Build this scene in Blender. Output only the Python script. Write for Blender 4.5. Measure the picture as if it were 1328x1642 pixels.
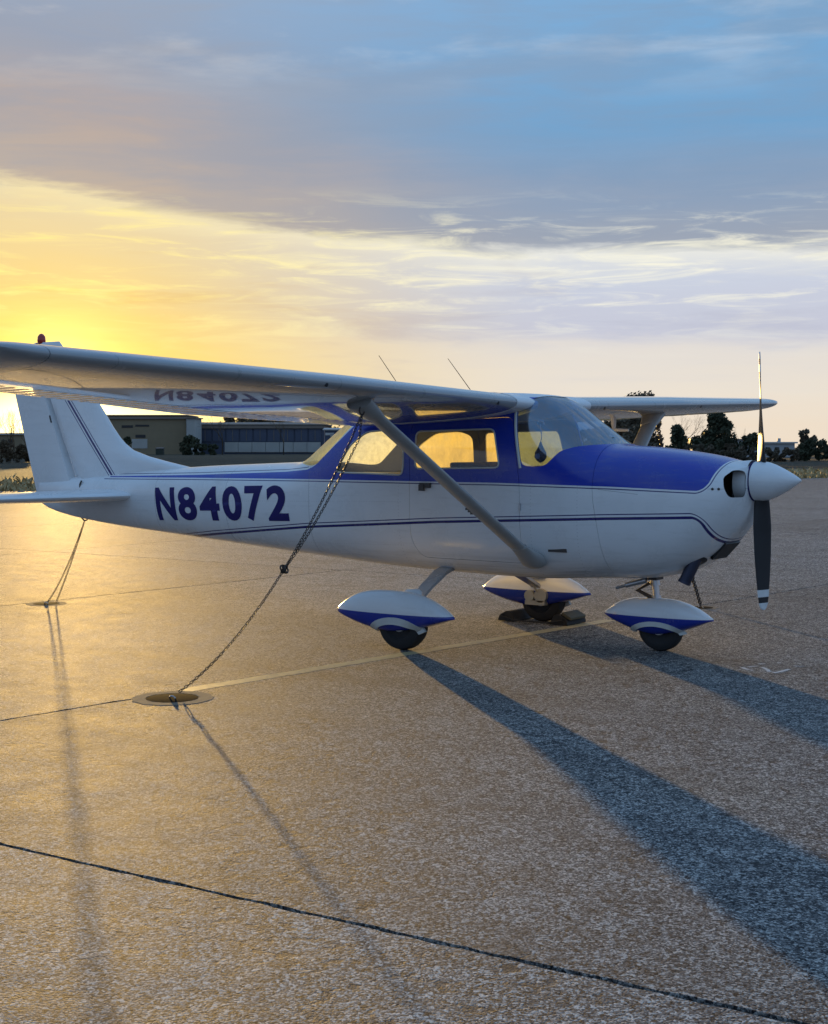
import bpy, bmesh, math, random
import numpy as np
from mathutils import Vector, Matrix
random.seed(7)
R = math.radians
scene = bpy.context.scene
for o in list(bpy.data.objects): bpy.data.objects.remove(o)
COL = scene.collection

# ------------------------------------------------------------------ camera
CAM = Vector((4.8235, -9.9197, 1.5622)); YAW = R(125.139); PITCH = R(-2.63); FPX = 2263.7
cam = bpy.data.cameras.new('camera'); co = bpy.data.objects.new('camera', cam); COL.objects.link(co)
co.location = CAM; co.rotation_euler = (R(90) + PITCH, 0, YAW - R(90))
cam.sensor_fit = 'HORIZONTAL'; cam.sensor_width = 36; cam.lens = FPX / 1328 * 36
cam.clip_start = 0.05; cam.clip_end = 9000
scene.camera = co
FWD = Vector((math.cos(YAW), math.sin(YAW), 0)); RGT = Vector((math.sin(YAW), -math.cos(YAW), 0))
def at(u, depth, z=0.0):
    """ground point that lies `depth` metres out along the compass bearing u"""
    p = CAM + FWD * depth + RGT * ((u - 664) / FPX * depth)
    return Vector((p.x, p.y, z))
def hgt(v, depth): return CAM.z + (717 - v) / FPX * depth

# ------------------------------------------------------------------ light
EXPO = 1.0
SUN_EL = R(2.15)
SUN_AZ_PX = 98
sd = (FWD + RGT * ((SUN_AZ_PX - 664) / FPX)).normalized()
SUN = Vector((sd.x * math.cos(SUN_EL), sd.y * math.cos(SUN_EL), math.sin(SUN_EL)))
sl = bpy.data.lights.new('sun', 'SUN'); sl.energy = 3.1; sl.angle = R(0.55); sl.color = (1.0, 0.62, 0.19)
so = bpy.data.objects.new('sun', sl); COL.objects.link(so)
so.rotation_euler = (-SUN).to_track_quat('-Z', 'Y').to_euler()
scene.view_settings.view_transform = 'Standard'; scene.view_settings.look = 'None'
scene.view_settings.exposure = EXPO + 0.2; scene.view_settings.gamma = 1; scene.view_settings.use_curve_mapping = False

# ------------------------------------------------------------------ node helpers
def lin(c):
    out = []
    for v in c:
        v = v / 255.0
        out.append(v / 12.92 if v <= 0.04045 else ((v + 0.055) / 1.055) ** 2.4)
    return tuple(out)
class NV:
    """a scalar socket with arithmetic"""
    def __init__(s, nt, sock): s.nt = nt; s.s = sock
    def _op(s, op, *a, clamp=False):
        n = s.nt.nodes.new('ShaderNodeMath'); n.operation = op; n.use_clamp = clamp
        for i, v in enumerate((s,) + a):
            if isinstance(v, NV): s.nt.links.new(v.s, n.inputs[i])
            else: n.inputs[i].default_value = v
        return NV(s.nt, n.outputs[0])
    def __add__(s, b): return s._op('ADD', b)
    def __radd__(s, b): return s._op('ADD', b)
    def __sub__(s, b): return s._op('SUBTRACT', b)
    def __rsub__(s, b): return (s * -1.0) + b
    def __mul__(s, b): return s._op('MULTIPLY', b)
    def __rmul__(s, b): return s._op('MULTIPLY', b)
    def __truediv__(s, b): return s._op('DIVIDE', b)
    def max(s, b): return s._op('MAXIMUM', b)
    def min(s, b): return s._op('MINIMUM', b)
    def gt(s, b): return s._op('GREATER_THAN', b)
    def lt(s, b): return s._op('LESS_THAN', b)
    def pow(s, b): return s._op('POWER', b)
    def sqrt(s): return s._op('SQRT')
    def abs(s): return s._op('ABSOLUTE')
    def exp(s): return s._op('EXPONENT')
    def fn(s, op, *a): return s._op(op, *a)
    def clamp(s): return s._op('ADD', 0.0, clamp=True)
    def smooth(s, a, b):
        n = s.nt.nodes.new('ShaderNodeMapRange'); n.interpolation_type = 'SMOOTHSTEP'
        s.nt.links.new(s.s, n.inputs[0]); n.inputs[1].default_value = a; n.inputs[2].default_value = b
        return NV(s.nt, n.outputs[0])
    def curve(s, pts, x0, x1):
        """piecewise curve y(x) through pts over [x0,x1]"""
        n = s.nt.nodes.new('ShaderNodeFloatCurve'); c = n.mapping.curves[0]
        ys = [p[1] for p in pts]; y0, y1 = min(ys), max(ys); dy = max(y1 - y0, 1e-6)
        while len(c.points) < len(pts): c.points.new(0.5, 0.5)
        for q, p in zip(c.points, sorted(pts)):
            q.location = ((p[0] - x0) / (x1 - x0), (p[1] - y0) / dy); q.handle_type = 'VECTOR'
        n.mapping.update()
        t = (s - x0) / (x1 - x0)
        s.nt.links.new(t.clamp().s, n.inputs['Value'])
        return NV(s.nt, n.outputs[0]) * dy + y0
def mixc(nt, f, a, b, mode='MIX'):
    n = nt.nodes.new('ShaderNodeMix'); n.data_type = 'RGBA'; n.blend_type = mode
    for sock, v in ((n.inputs[0], f), (n.inputs[6], a), (n.inputs[7], b)):
        if isinstance(v, NV): nt.links.new(v.s, sock)
        elif hasattr(v, 'links'): nt.links.new(v, sock)
        elif isinstance(v, (int, float)): sock.default_value = v
        else: sock.default_value = (*v[:3], 1)
    return n.outputs[2]
def ramp(nt, fac, stops, interp='LINEAR'):
    n = nt.nodes.new('ShaderNodeValToRGB'); cr = n.color_ramp; cr.interpolation = interp
    while len(cr.elements) < len(stops): cr.elements.new(0.5)
    for e, (p, c) in zip(cr.elements, stops): e.position = p; e.color = (*c, 1)
    nt.links.new(fac.s, n.inputs[0]); return n.outputs[0]
def noise(nt, vec, scale, detail=4, rough=0.55, dist=0.0, out=0):
    n = nt.nodes.new('ShaderNodeTexNoise'); n.inputs['Scale'].default_value = scale
    n.inputs['Detail'].default_value = detail; n.inputs['Roughness'].default_value = rough
    n.inputs['Distortion'].default_value = dist
    if vec is not None: nt.links.new(vec, n.inputs['Vector'])
    return NV(nt, n.outputs[0])
def mapping(nt, vec, scale=(1, 1, 1), rot=(0, 0, 0), loc=(0, 0, 0)):
    n = nt.nodes.new('ShaderNodeMapping'); n.inputs['Scale'].default_value = scale
    n.inputs['Rotation'].default_value = rot; n.inputs['Location'].default_value = loc
    nt.links.new(vec, n.inputs['Vector']); return n.outputs[0]
def combine(nt, x, y, z):
    n = nt.nodes.new('ShaderNodeCombineXYZ')
    for i, v in enumerate((x, y, z)):
        if isinstance(v, NV): nt.links.new(v.s, n.inputs[i])
        else: n.inputs[i].default_value = v
    return n.outputs[0]
def sep(nt, vec):
    n = nt.nodes.new('ShaderNodeSeparateXYZ'); nt.links.new(vec, n.inputs[0])
    return [NV(nt, n.outputs[i]) for i in range(3)]
def dotc(nt, vec, d):
    n = nt.nodes.new('ShaderNodeVectorMath'); n.operation = 'DOT_PRODUCT'
    nt.links.new(vec, n.inputs[0]); n.inputs[1].default_value = d; return NV(nt, n.outputs['Value'])

# ------------------------------------------------------------------ world: sunset sky with cloud decks
def make_world():
    w = bpy.data.worlds.new('World'); scene.world = w; w.use_nodes = True
    nt = w.node_tree; nt.nodes.clear()
    out = nt.nodes.new('ShaderNodeOutputWorld'); bg = nt.nodes.new('ShaderNodeBackground')
    tc = nt.nodes.new('ShaderNodeTexCoord'); V = tc.outputs['Generated']
    x, y, z = sep(nt, V)
    K = 2.0 ** -EXPO
    elev = z.fn('ARCSINE') * (180 / math.pi)
    # compass angle from the sun in degrees
    h = (x * x + y * y).sqrt().max(1e-4)
    caz = ((x * sd.x + y * sd.y) / h).fn('MINIMUM', 1.0).fn('MAXIMUM', -1.0)
    daz = caz.fn('ARCCOSINE') * (180 / math.pi)
    side = (x * RGT.x + y * RGT.y) / h
    ang = dotc(nt, V, SUN).fn('MINIMUM', 1.0).fn('ARCCOSINE') * (180 / math.pi)
    # cloud plane coordinates: project directions on a flat deck
    inv = 1.0 / 1.0
    zz = z.max(0.0) + 0.09
    deck = combine(nt, x / zz, y / zz, z * 3.0)
    # streak coordinates: compass angle and elevation
    st = combine(nt, (x / h) * 3.2, (y / h) * 3.2, elev * 0.42)
    n_st = noise(nt, st, 2.2, 7, 0.6, 0.4)
    st2 = combine(nt, (x / h) * 5.0, (y / h) * 5.0, elev * 0.75)
    n_s2 = noise(nt, st2, 2.6, 8, 0.62, 0.8)
    n_dk = noise(nt, deck, 1.1, 8, 0.58, 0.5)
    n_pf = noise(nt, combine(nt, (x / h) * 5.0, (y / h) * 5.0, elev * 0.42), 1.35, 6, 0.55, 0.15)
    tilt = (side * -1.0).smooth(-0.10, 0.62) * 4.4
    e = elev - tilt + (n_st - 0.5) * 1.7 + (n_s2 - 0.5) * 0.9
    T = (e / 45.0).clamp()
    def S(deg): return max(0.0, deg / 45.0)
    warm = ramp(nt, T, [(S(0), lin((250, 206, 100))), (S(1.2), lin((246, 212, 98))), (S(3.6), lin((232, 200, 124))), (S(6.8), lin((222, 202, 158))),
                        (S(7.7), lin((230, 214, 168))), (S(8.2), lin((178, 164, 152))), (S(11.0), lin((168, 156, 152))), (S(13.5), lin((132, 150, 174))), (S(17), lin((130, 160, 192))),
                        (S(26), lin((106, 160, 218))), (S(45), lin((102, 170, 240)))])
    cool = ramp(nt, T, [(S(0), lin((226, 208, 186))), (S(2.2), lin((222, 212, 198))), (S(3.8), lin((214, 208, 202))), (S(4.6), lin((188, 190, 204))), (S(6.6), lin((192, 198, 212))),
                        (S(7.6), lin((220, 220, 214))), (S(8.1), lin((148, 156, 170))), (S(10.5), lin((132, 152, 178))), (S(12.5), lin((104, 154, 196))), (S(17), lin((110, 164, 210))),
                        (S(26), lin((104, 162, 222))), (S(45), lin((102, 170, 240)))])
    wf = (daz * -1.0).smooth(-21.0, -1.0)
    dusk = ramp(nt, T, [(S(0), lin((132, 150, 180))), (S(6), lin((136, 160, 194))), (S(15), lin((126, 166, 212))), (S(30), lin((114, 172, 232))), (S(45), lin((106, 174, 242)))])
    cool = mixc(nt, daz.smooth(28.0, 75.0), cool, dusk)
    col = mixc(nt, wf, cool, warm)
    # bright torn streaks under the cloud edge
    band = elev.smooth(3.0, 6.2) * (elev * -1.0).smooth(-10.6, -8.0)
    s1 = n_s2.smooth(0.46, 0.74) * band * 0.8
    col = mixc(nt, s1, col, mixc(nt, wf, lin((240, 236, 214)), lin((255, 236, 140))))
    # grey shadowed shreds in the lower cloud
    s2 = n_st.smooth(0.52, 0.7) * elev.smooth(2.0, 4.5) * (elev * -1.0).smooth(-9.0, -6.5) * 0.45
    col = mixc(nt, s2, col, mixc(nt, wf, lin((176, 178, 194)), lin((222, 180, 96))))
    # upper broken cloud, pale puffs on blue
    up = elev.smooth(13.0, 17.5)
    s3 = n_pf.smooth(0.45, 0.68) * up * 0.9
    col = mixc(nt, s3, col, mixc(nt, wf, lin((196, 208, 222)), lin((214, 210, 204))))
    s4 = (n_dk * 0.5 + n_st * 0.5).smooth(0.38, 0.62) * elev.smooth(8.5, 11.0) * 0.6
    col = mixc(nt, s4, col, mixc(nt, wf, lin((122, 146, 174)), lin((142, 150, 164))))
    # clear-sky share from the physical model
    sky = nt.nodes.new('ShaderNodeTexSky'); sky.sky_type = 'NISHITA'; sky.sun_disc = False
    sky.sun_elevation = SUN_EL; sky.sun_rotation = math.atan2(SUN.x, SUN.y)
    sky.air_density = 1.2; sky.dust_density = 1.5; sky.ozone_density = 2.0
    sk = mixc(nt, 1.0, sky.outputs[0], (0.11 / K, 0.11 / K, 0.11 / K), 'MULTIPLY')
    col = mixc(nt, elev.smooth(8.0, 30.0) * 0.25, col, sk)
    # aureole of the low sun through thin cloud
    def gl(sig, amp): return (ang * ang * (-1.0 / (sig * sig))).exp() * amp
    def addc(c, f, rgb):
        m = nt.nodes.new('ShaderNodeVectorMath'); m.operation = 'SCALE'; m.inputs[0].default_value = rgb
        nt.links.new(f.s, m.inputs['Scale'])
        a = nt.nodes.new('ShaderNodeVectorMath'); a.operation = 'ADD'
        nt.links.new(c, a.inputs[0]); nt.links.new(m.outputs[0], a.inputs[1]); return a.outputs[0]
    col = addc(col, gl(0.8, 5.0), (1.0, 0.86, 0.55))
    col = addc(col, gl(1.7, 0.6), (1.0, 0.80, 0.36))
    low = (daz * daz * (-1.0 / 26.0)).exp() * ((elev - 0.9) * (elev - 0.9) * (-1.0 / 1.3)).exp() * 2.2
    col = addc(col, low, (1.0, 0.82, 0.42))
    col = addc(col, gl(2.8, 0.6), (1.0, 0.70, 0.14))
    col = addc(col, gl(7.5, 0.10), (1.0, 0.62, 0.05))
    # below the horizon: dim earth
    dn = (z * -1.0).smooth(0.0, 0.03)
    col = mixc(nt, dn, col, (0.10, 0.09, 0.08))
    nt.links.new(col, bg.inputs[0]); bg.inputs[1].default_value = K
    nt.links.new(bg.outputs[0], out.inputs[0])
make_world()

# ------------------------------------------------------------------ materials
MAT = {}
def newmat(name):
    m = bpy.data.materials.new(name); m.use_nodes = True; nt = m.node_tree
    b = nt.nodes['Principled BSDF']; MAT[name] = m
    return m, nt, b
def setp(b, **k):
    for n, v in k.items():
        key = {'col': 'Base Color', 'rough': 'Roughness', 'metal': 'Metallic', 'coat': 'Coat Weight', 'coatr': 'Coat Roughness', 'spec': 'Specular IOR Level'}[n]
        b.inputs[key].default_value = (*v, 1) if isinstance(v, tuple) else v
def objcoord(nt): return nt.nodes.new('ShaderNodeTexCoord').outputs['Object']
def bump(nt, b, h, strength=0.3, dist=0.01):
    n = nt.nodes.new('ShaderNodeBump'); n.inputs['Strength'].default_value = strength; n.inputs['Distance'].default_value = dist
    nt.links.new(h.s, n.inputs['Height']); nt.links.new(n.outputs[0], b.inputs['Normal'])
def simple(name, col, rough=0.5, metal=0.0, var=0.12, scale=12.0, coat=0.0, bmp=0.0, spec=0.5):
    m, nt, b = newmat(name); setp(b, rough=rough, metal=metal, coat=coat, spec=spec)
    V = objcoord(nt); n = noise(nt, V, scale, 5)
    c2 = tuple(max(0, v * (1 - var * 2)) for v in col); c1 = tuple(min(1, v * (1 + var)) for v in col)
    nt.links.new(mixc(nt, n, c2, c1), b.inputs['Base Color'])
    r = n * 0.25 + (rough - 0.125); nt.links.new(r.clamp().s, b.inputs['Roughness'])
    if bmp: bump(nt, b, noise(nt, V, scale * 4, 4), bmp, 0.01)
    return m
WHITE = (0.78, 0.785, 0.785); BLUE = (0.004, 0.030, 0.38); NAVY = (0.018, 0.012, 0.13)
def weather(nt, V, base, b, amt=1.0):
    """thin grime and fading on aircraft paint"""
    n1 = noise(nt, V, 3.0, 6, 0.6); n2 = noise(nt, mapping(nt, V, (2, 2, 14)), 2.0, 5, 0.6); n3 = noise(nt, V, 60, 3, 0.6)
    f = (n1.smooth(0.45, 0.8) * 0.10 + n2.smooth(0.5, 0.8) * 0.10 + n3.smooth(0.62, 0.8) * 0.08) * amt
    c = mixc(nt, f, base, (0.30, 0.27, 0.22))
    nt.links.new(c, b.inputs['Base Color'])
    rr = n1 * 0.16 + 0.18; nt.links.new(rr.s, b.inputs['Roughness'])
    setp(b, coat=0.35, coatr=0.12)
    bump(nt, b, noise(nt, V, 3.5, 2, 0.4) + n3 * 0.02, 0.10, 0.02)
def fuselage_paint():
    m, nt, b = newmat('fuselage_paint'); V = objcoord(nt); X, Y, Z = sep(nt, V)
    # upper blue panel boundary zu(X)
    zu = X.curve([(-7.0, 1.262), (-5.82, 1.262), (-4.5, 1.275), (-2.85, 1.287), (-0.97, 1.284), (0.0, 1.268), (0.9, 1.238)], -7.0, 0.95)
    d = Z - zu
    ex = (Z - 1.25) * 0.30 + 0.700 - X
    r = 0.075
    q1 = (r - d).max(0.0); q2 = (r - ex).max(0.0)
    D = r - (q1 * q1 + q2 * q2).sqrt()
    zt = X.curve([(-7.0, 1.268), (-5.82, 1.272), (-4.5, 1.302), (-3.3, 1.345), (-2.97, 1.368), (-2.88, 1.40), (-2.38, 1.80), (-2.28, 2.2), (0.95, 2.2)], -7.0, 0.95)
    roof = (Z - 1.955).gt(0.0) * X.lt(-0.75)
    blue = D.gt(0.0) * (zt - Z).gt(0.0) * (1.0 - roof) * X.gt(-5.83)
    pin1 = (D.lt(-0.013) * D.gt(-0.021)) * X.gt(-5.9)
    up = Z - zt; pin2 = up.gt(0.016) * up.lt(0.023) * X.lt(-2.95) * X.gt(-5.9) * D.gt(0)
    # lower stripe
    zl = X.curve([(-7.0, 0.50), (-4.9, 0.695), (-4.26, 0.764), (-2.95, 0.884), (-1.56, 0.972), (-0.06, 1.040), (0.61, 1.064), (0.95, 1.07)], -7.0, 0.95)
    e1 = zl - Z; e2 = (1.0 - Z) * 0.42 + 0.690 - X; r2 = 0.07
    p1 = (r2 - e1).max(0.0); p2 = (r2 - e2).max(0.0); E = r2 - (p1 * p1 + p2 * p2).sqrt()
    lo = E.gt(0.0) * E.lt(0.021)
    pin3 = E.lt(-0.016) * E.gt(-0.024)
    navy = (pin1 + pin2 + lo + pin3).clamp() * (1.0 - blue)
    # panel laps and rows of dimpled rivets
    lap = None
    for xs in (-2.93, -4.02, -5.05):
        g = (X - xs).abs().lt(0.0022); lap = g if lap is None else lap + g
    lap = lap + ((Z - 1.262).abs().lt(0.002) * X.gt(0.71)) + ((Z + X * 0.10 - 1.235).abs().lt(0.0022) * X.gt(-0.12) * X.lt(0.2))
    base = mixc(nt, blue, WHITE, BLUE); base = mixc(nt, navy, base, NAVY)
    rv = None
    for xs in (-2.93, -4.02, -5.05, -0.30, -0.70, -1.95, -6.05):
        g = ((X - xs - 0.013).abs().lt(0.0028)) * (Z.fn('PINGPONG', 0.0135)).lt(0.0032); rv = g if rv is None else rv + g
    for zz in (0.80, 1.16):
        rv = rv + ((Z - zz - X * 0.022).abs().lt(0.0028)) * (X.fn('PINGPONG', 0.0135)).lt(0.0032) * X.lt(-1.9)
    base = mixc(nt, (lap.clamp() * 0.5 + rv.clamp() * 0.35), base, (0.10, 0.10, 0.11))
    soot = noise(nt, mapping(nt, V, (0.6, 9, 9)), 2.0, 6, 0.65).smooth(0.45, 0.75) * (Z * -1.0).smooth(-0.78, -0.55) * X.lt(0.5)
    base = mixc(nt, soot * 0.5, base, (0.10, 0.085, 0.07))
    weather(nt, V, base, b, 1.6)
fuselage_paint()
def fin_paint():
    m, nt, b = newmat('fin_paint'); V = objcoord(nt); X, Y, Z = sep(nt, V)
    # line from (-5.82,1.27) to (-6.464,2.03)
    dx, dz = -6.464 + 5.82, 2.03 - 1.27; L = math.hypot(dx, dz)
    dist = ((X + 5.82) * (dz / L) - (Z - 1.27) * (dx / L))
    zt = Z.gt(1.262)
    s = dist.abs().lt(0.012) + (dist - 0.034).abs().lt(0.0045) + (dist + 0.034).abs().lt(0.0045)
    base = mixc(nt, s.clamp() * zt, WHITE, NAVY)
    weather(nt, V, base, b)
fin_paint()
def white_paint():
    m, nt, b = newmat('white_paint'); V = objcoord(nt); weather(nt, V, WHITE, b, 1.2)
white_paint()
def wing_paint():
    m, nt, b = newmat('wing_paint'); V = objcoord(nt); X, Y, Z = sep(nt, V)
    lapw = (Y.fn('PINGPONG', 0.46)).lt(0.003)
    riv = (Y.fn('PINGPONG', 0.23) - 0.012).abs().lt(0.0025) * (X.fn('PINGPONG', 0.0125)).lt(0.003)
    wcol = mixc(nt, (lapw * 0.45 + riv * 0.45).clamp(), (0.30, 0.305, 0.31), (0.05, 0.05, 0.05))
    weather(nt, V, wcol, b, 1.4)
    setp(b, coat=1.0, coatr=0.03)
    # oil-canned skin between ribs
    rip = noise(nt, mapping(nt, V, (5.0, 2.2, 1.0)), 1.4, 3, 0.5) + (Y.fn('PINGPONG', 0.19) / 0.19).smooth(0.0, 0.2) * 0.12
    bump(nt, b, rip, 0.20, 0.02)
wing_paint()
def fairing_paint(name, zc):
    m, nt, b = newmat(name); V = objcoord(nt); X, Y, Z = sep(nt, V)
    bl = Z.lt(zc - 0.008); base = mixc(nt, bl, WHITE, (0.006, 0.025, 0.28)); weather(nt, V, base, b, 1.5)
fairing_paint('main_fairing_paint', 0.292); fairing_paint('nose_fairing_paint', 0.275)
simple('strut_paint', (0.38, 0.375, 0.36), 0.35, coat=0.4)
simple('navy_vinyl', NAVY, 0.6, var=0.2, scale=8, spec=0.25)
simple('black_paint', (0.012, 0.012, 0.014), 0.48, var=0.2)
simple('band_white', (0.75, 0.75, 0.73), 0.4)
simple('rubber', (0.018, 0.018, 0.019), 0.75, bmp=0.3, scale=30)
simple('dark_interior', (0.030, 0.028, 0.028), 0.8)
simple('headliner', (0.16, 0.15, 0.14), 0.9)
simple('seat_fabric', (0.05, 0.045, 0.045), 0.9, bmp=0.2)
simple('bare_metal', (0.55, 0.55, 0.56), 0.32, 1.0)
simple('dark_steel', (0.10, 0.09, 0.085), 0.5, 0.8)
simple('chain_steel', (0.10, 0.085, 0.075), 0.5, 0.85, var=0.25, scale=80)
simple('exhaust_steel', (0.05, 0.055, 0.09), 0.45, 0.6)
simple('brass_caliper', (0.55, 0.48, 0.35), 0.35, 0.7)
simple('red_lens', (0.40, 0.03, 0.015), 0.15, coat=0.5)
simple('rusty_iron', (0.014, 0.014, 0.014), 0.95, bmp=0.04, scale=40, spec=0.02)
simple('yellow_rubber', (0.09, 0.08, 0.045), 0.6)
simple('seal_white', (0.62, 0.62, 0.58), 0.45)
def glass(name, haze, tint, hz=(0.9, 0.86, 0.72), ior=1.55):
    m = bpy.data.materials.new(name); m.use_nodes = True; nt = m.node_tree; nt.nodes.clear(); MAT[name] = m
    out = nt.nodes.new('ShaderNodeOutputMaterial'); tr = nt.nodes.new('ShaderNodeBsdfTransparent'); tr.inputs[0].default_value = (*tint, 1)
    gl = nt.nodes.new('ShaderNodeBsdfGlossy'); gl.inputs['Roughness'].default_value = 0.03
    lw = nt.nodes.new('ShaderNodeLayerWeight'); lw.inputs[0].default_value = 0.5; f0 = ((ior - 1) / (ior + 1)) ** 2
    fr = NV(nt, lw.outputs['Facing']).pow(5.0) * (1 - f0) + f0          # Schlick reflectance, same from both sides
    m1 = nt.nodes.new('ShaderNodeMixShader'); nt.links.new(fr.s, m1.inputs[0]); nt.links.new(tr.outputs[0], m1.inputs[1]); nt.links.new(gl.outputs[0], m1.inputs[2])
    res = m1.outputs[0]
    if haze:
        V = objcoord(nt); n = (noise(nt, mapping(nt, V, (9, 9, 4)), 2.2, 7, 0.7) - 0.5) * 2.4 + 0.5
        tl = nt.nodes.new('ShaderNodeBsdfTranslucent'); tl.inputs[0].default_value = (*hz, 1)
        m2 = nt.nodes.new('ShaderNodeMixShader'); f = n * (haze * 0.7) + haze * 0.65
        nt.links.new(f.clamp().s, m2.inputs[0]); nt.links.new(res, m2.inputs[1]); nt.links.new(tl.outputs[0], m2.inputs[2]); res = m2.outputs[0]
    nt.links.new(res, out.inputs[0])
glass('clear_plexiglass', 0.02, (0.93, 0.95, 0.95)); glass('hazed_plexiglass', 0.50, (0.85, 0.82, 0.7), (0.95, 0.84, 0.42)); glass('rear_plexiglass', 0.45, (0.88, 0.92, 0.9), (0.95, 0.92, 0.66)); glass('windscreen_plexiglass', 0.03, (0.58, 0.72, 0.90), (0.80, 0.88, 0.95), 2.6)
def ground_mat(name, tone=1.0):
    m, nt, b = newmat(name); V = objcoord(nt); X, Y, Z = sep(nt, V)
    vo = nt.nodes.new('ShaderNodeTexVoronoi'); vo.inputs['Scale'].default_value = 140; nt.links.new(V, vo.inputs['Vector'])
    vo2 = nt.nodes.new('ShaderNodeTexVoronoi'); vo2.inputs['Scale'].default_value = 60; nt.links.new(V, vo2.inputs['Vector'])
    cell = sep(nt, vo.outputs['Color'])[0]; cell2 = sep(nt, vo2.outputs['Color'])[1]
    n1 = noise(nt, V, 0.35, 6, 0.6); n2 = noise(nt, V, 3.5, 6, 0.65); n3 = noise(nt, V, 70, 5, 0.75)
    n4 = noise(nt, mapping(nt, V, (0.25, 1.4, 1)), 0.7, 5, 0.6)
    g = cell * 0.55 + cell2 * 0.30 + n3 * 0.80 + n2 * 0.30 - 0.47
    g = (g - 0.5) * 1.35 + 0.49
    c = ramp(nt, g, [(0.10, (0.018, 0.019, 0.021)), (0.40, (0.105, 0.106, 0.108)), (0.62, (0.215, 0.212, 0.205)), (0.92, (0.62, 0.60, 0.56))])
    c = mixc(nt, n1.smooth(0.35, 0.7) * 0.35, c, mixc(nt, 1.0, c, (0.62, 0.60, 0.58), 'MULTIPLY'))
    c = mixc(nt, n4.smooth(0.5, 0.75) * 0.35, c, mixc(nt, 1.0, c, (1.25, 1.18, 1.05), 'MULTIPLY'))
    # scattered pits and ravelled patches
    pit = noise(nt, V, 13, 5, 0.62).smooth(0.555, 0.62) * noise(nt, V, 0.8, 4).smooth(0.44, 0.58)
    c = mixc(nt, pit * 0.75, c, (0.035, 0.035, 0.038))
    stain = noise(nt, V, 1.7, 4, 0.7).smooth(0.57, 0.70)
    c = mixc(nt, stain * 0.45, c, (0.05, 0.05, 0.052))
    # old tyre streaks, oil drips and hairline cracks
    streak = noise(nt, mapping(nt, V, (0.05, 1.6, 1), (0, 0, 0.12)), 1.0, 5, 0.65)  .smooth(0.52, 0.70)
    c = mixc(nt, streak * 0.35, c, (0.045, 0.045, 0.048))
    drip = noise(nt, V, 5.5, 2, 0.4).smooth(0.68, 0.74) * noise(nt, V, 0.5, 2).smooth(0.5, 0.6)
    c = mixc(nt, drip * 0.7, c, (0.02, 0.02, 0.022))
    vc = nt.nodes.new('ShaderNodeTexVoronoi'); vc.feature = 'DISTANCE_TO_EDGE'; vc.inputs['Scale'].default_value = 0.33
    wv = nt.nodes.new('ShaderNodeVectorMath'); wv.operation = 'ADD'; nn = nt.nodes.new('ShaderNodeTexNoise'); nn.inputs['Scale'].default_value = 2.2; nn.inputs['Detail'].default_value = 6
    nt.links.new(V, nn.inputs['Vector']); nt.links.new(nn.outputs['Color'], wv.inputs[0]); nt.links.new(V, wv.inputs[1]); nt.links.new(wv.outputs[0], vc.inputs['Vector'])
    crack = (1.0 - NV(nt, vc.outputs['Distance']).smooth(0.0008, 0.0030)) * noise(nt, V, 0.22, 3).smooth(0.46, 0.56)
    c = mixc(nt, crack * 0.75, c, (0.025, 0.025, 0.027))
    oi = nt.nodes.new('ShaderNodeObjectInfo'); tv = (NV(nt, oi.outputs['Random']) * 0.22 + 0.80) * tone
    c = mixc(nt, 1.0, c, combine(nt, tv, tv, tv), 'MULTIPLY')
    nt.links.new(c, b.inputs['Base Color'])
    rr = n2 * 0.2 + 0.68; nt.links.new(rr.s, b.inputs['Roughness']); setp(b, spec=0.13)
    hgt_ = NV(nt, vo.outputs['Distance']) * -0.45 + n3 * 0.8 + n2 * 0.12 - pit * 1.0 - crack * 0.6
    bump(nt, b, hgt_, 0.45, 0.008)
ground_mat('apron_pavement'); ground_mat('joint_filler', 0.22)
def paint_line(name, col):
    m, nt, b = newmat(name); V = objcoord(nt)
    n = noise(nt, V, 18, 6, 0.7); n2 = noise(nt, V, 2.5, 4, 0.6)
    f = (n * 0.7 + n2 * 0.5).smooth(0.56, 0.82)
    nt.links.new(mixc(nt, f, col, (0.16, 0.145, 0.12)), b.inputs['Base Color']); setp(b, rough=0.6)
    bump(nt, b, n, 0.5, 0.006)
paint_line('faded_yellow_paint', (0.50, 0.41, 0.22)); paint_line('faded_white_paint', (0.6, 0.58, 0.55))
def terrain_mat():
    m, nt, b = newmat('field_soil'); V = objcoord(nt)
    s = dotc(nt, V, (FWD.x, FWD.y, 0)) - (CAM.x * FWD.x + CAM.y * FWD.y)
    s = s + (noise(nt, V, 0.02, 4) - 0.5) * 16.0
    n = noise(nt, V, 0.35, 6, 0.7); n2 = noise(nt, V, 6, 4, 0.7)
    c = ramp(nt, (s / 400.0).clamp(), [(0.0, (0.22, 0.17, 0.09)), (0.19, (0.30, 0.22, 0.11)), (0.255, (0.34, 0.26, 0.15)), (0.275, (0.07, 0.065, 0.05)), (0.33, (0.10, 0.085, 0.06)), (0.42, (0.09, 0.075, 0.055)), (0.6, (0.12, 0.095, 0.065)), (1.0, (0.10, 0.085, 0.06))])
    c = mixc(nt, n.smooth(0.35, 0.7) * 0.6, c, mixc(nt, 1.0, c, (0.45, 0.45, 0.42), 'MULTIPLY'))
    nt.links.new(c, b.inputs['Base Color']); setp(b, rough=0.95, spec=0.1); bump(nt, b, n2 + n, 0.8, 0.15)
terrain_mat()
def leaf_mat(name, a, c, rough=0.7):
    m, nt, b = newmat(name); g = nt.nodes.new('ShaderNodeNewGeometry')
    f = NV(nt, g.outputs['Random Per Island'])
    nt.links.new(mixc(nt, f, a, c), b.inputs['Base Color']); setp(b, rough=rough, spec=0.2)
    return m
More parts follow.
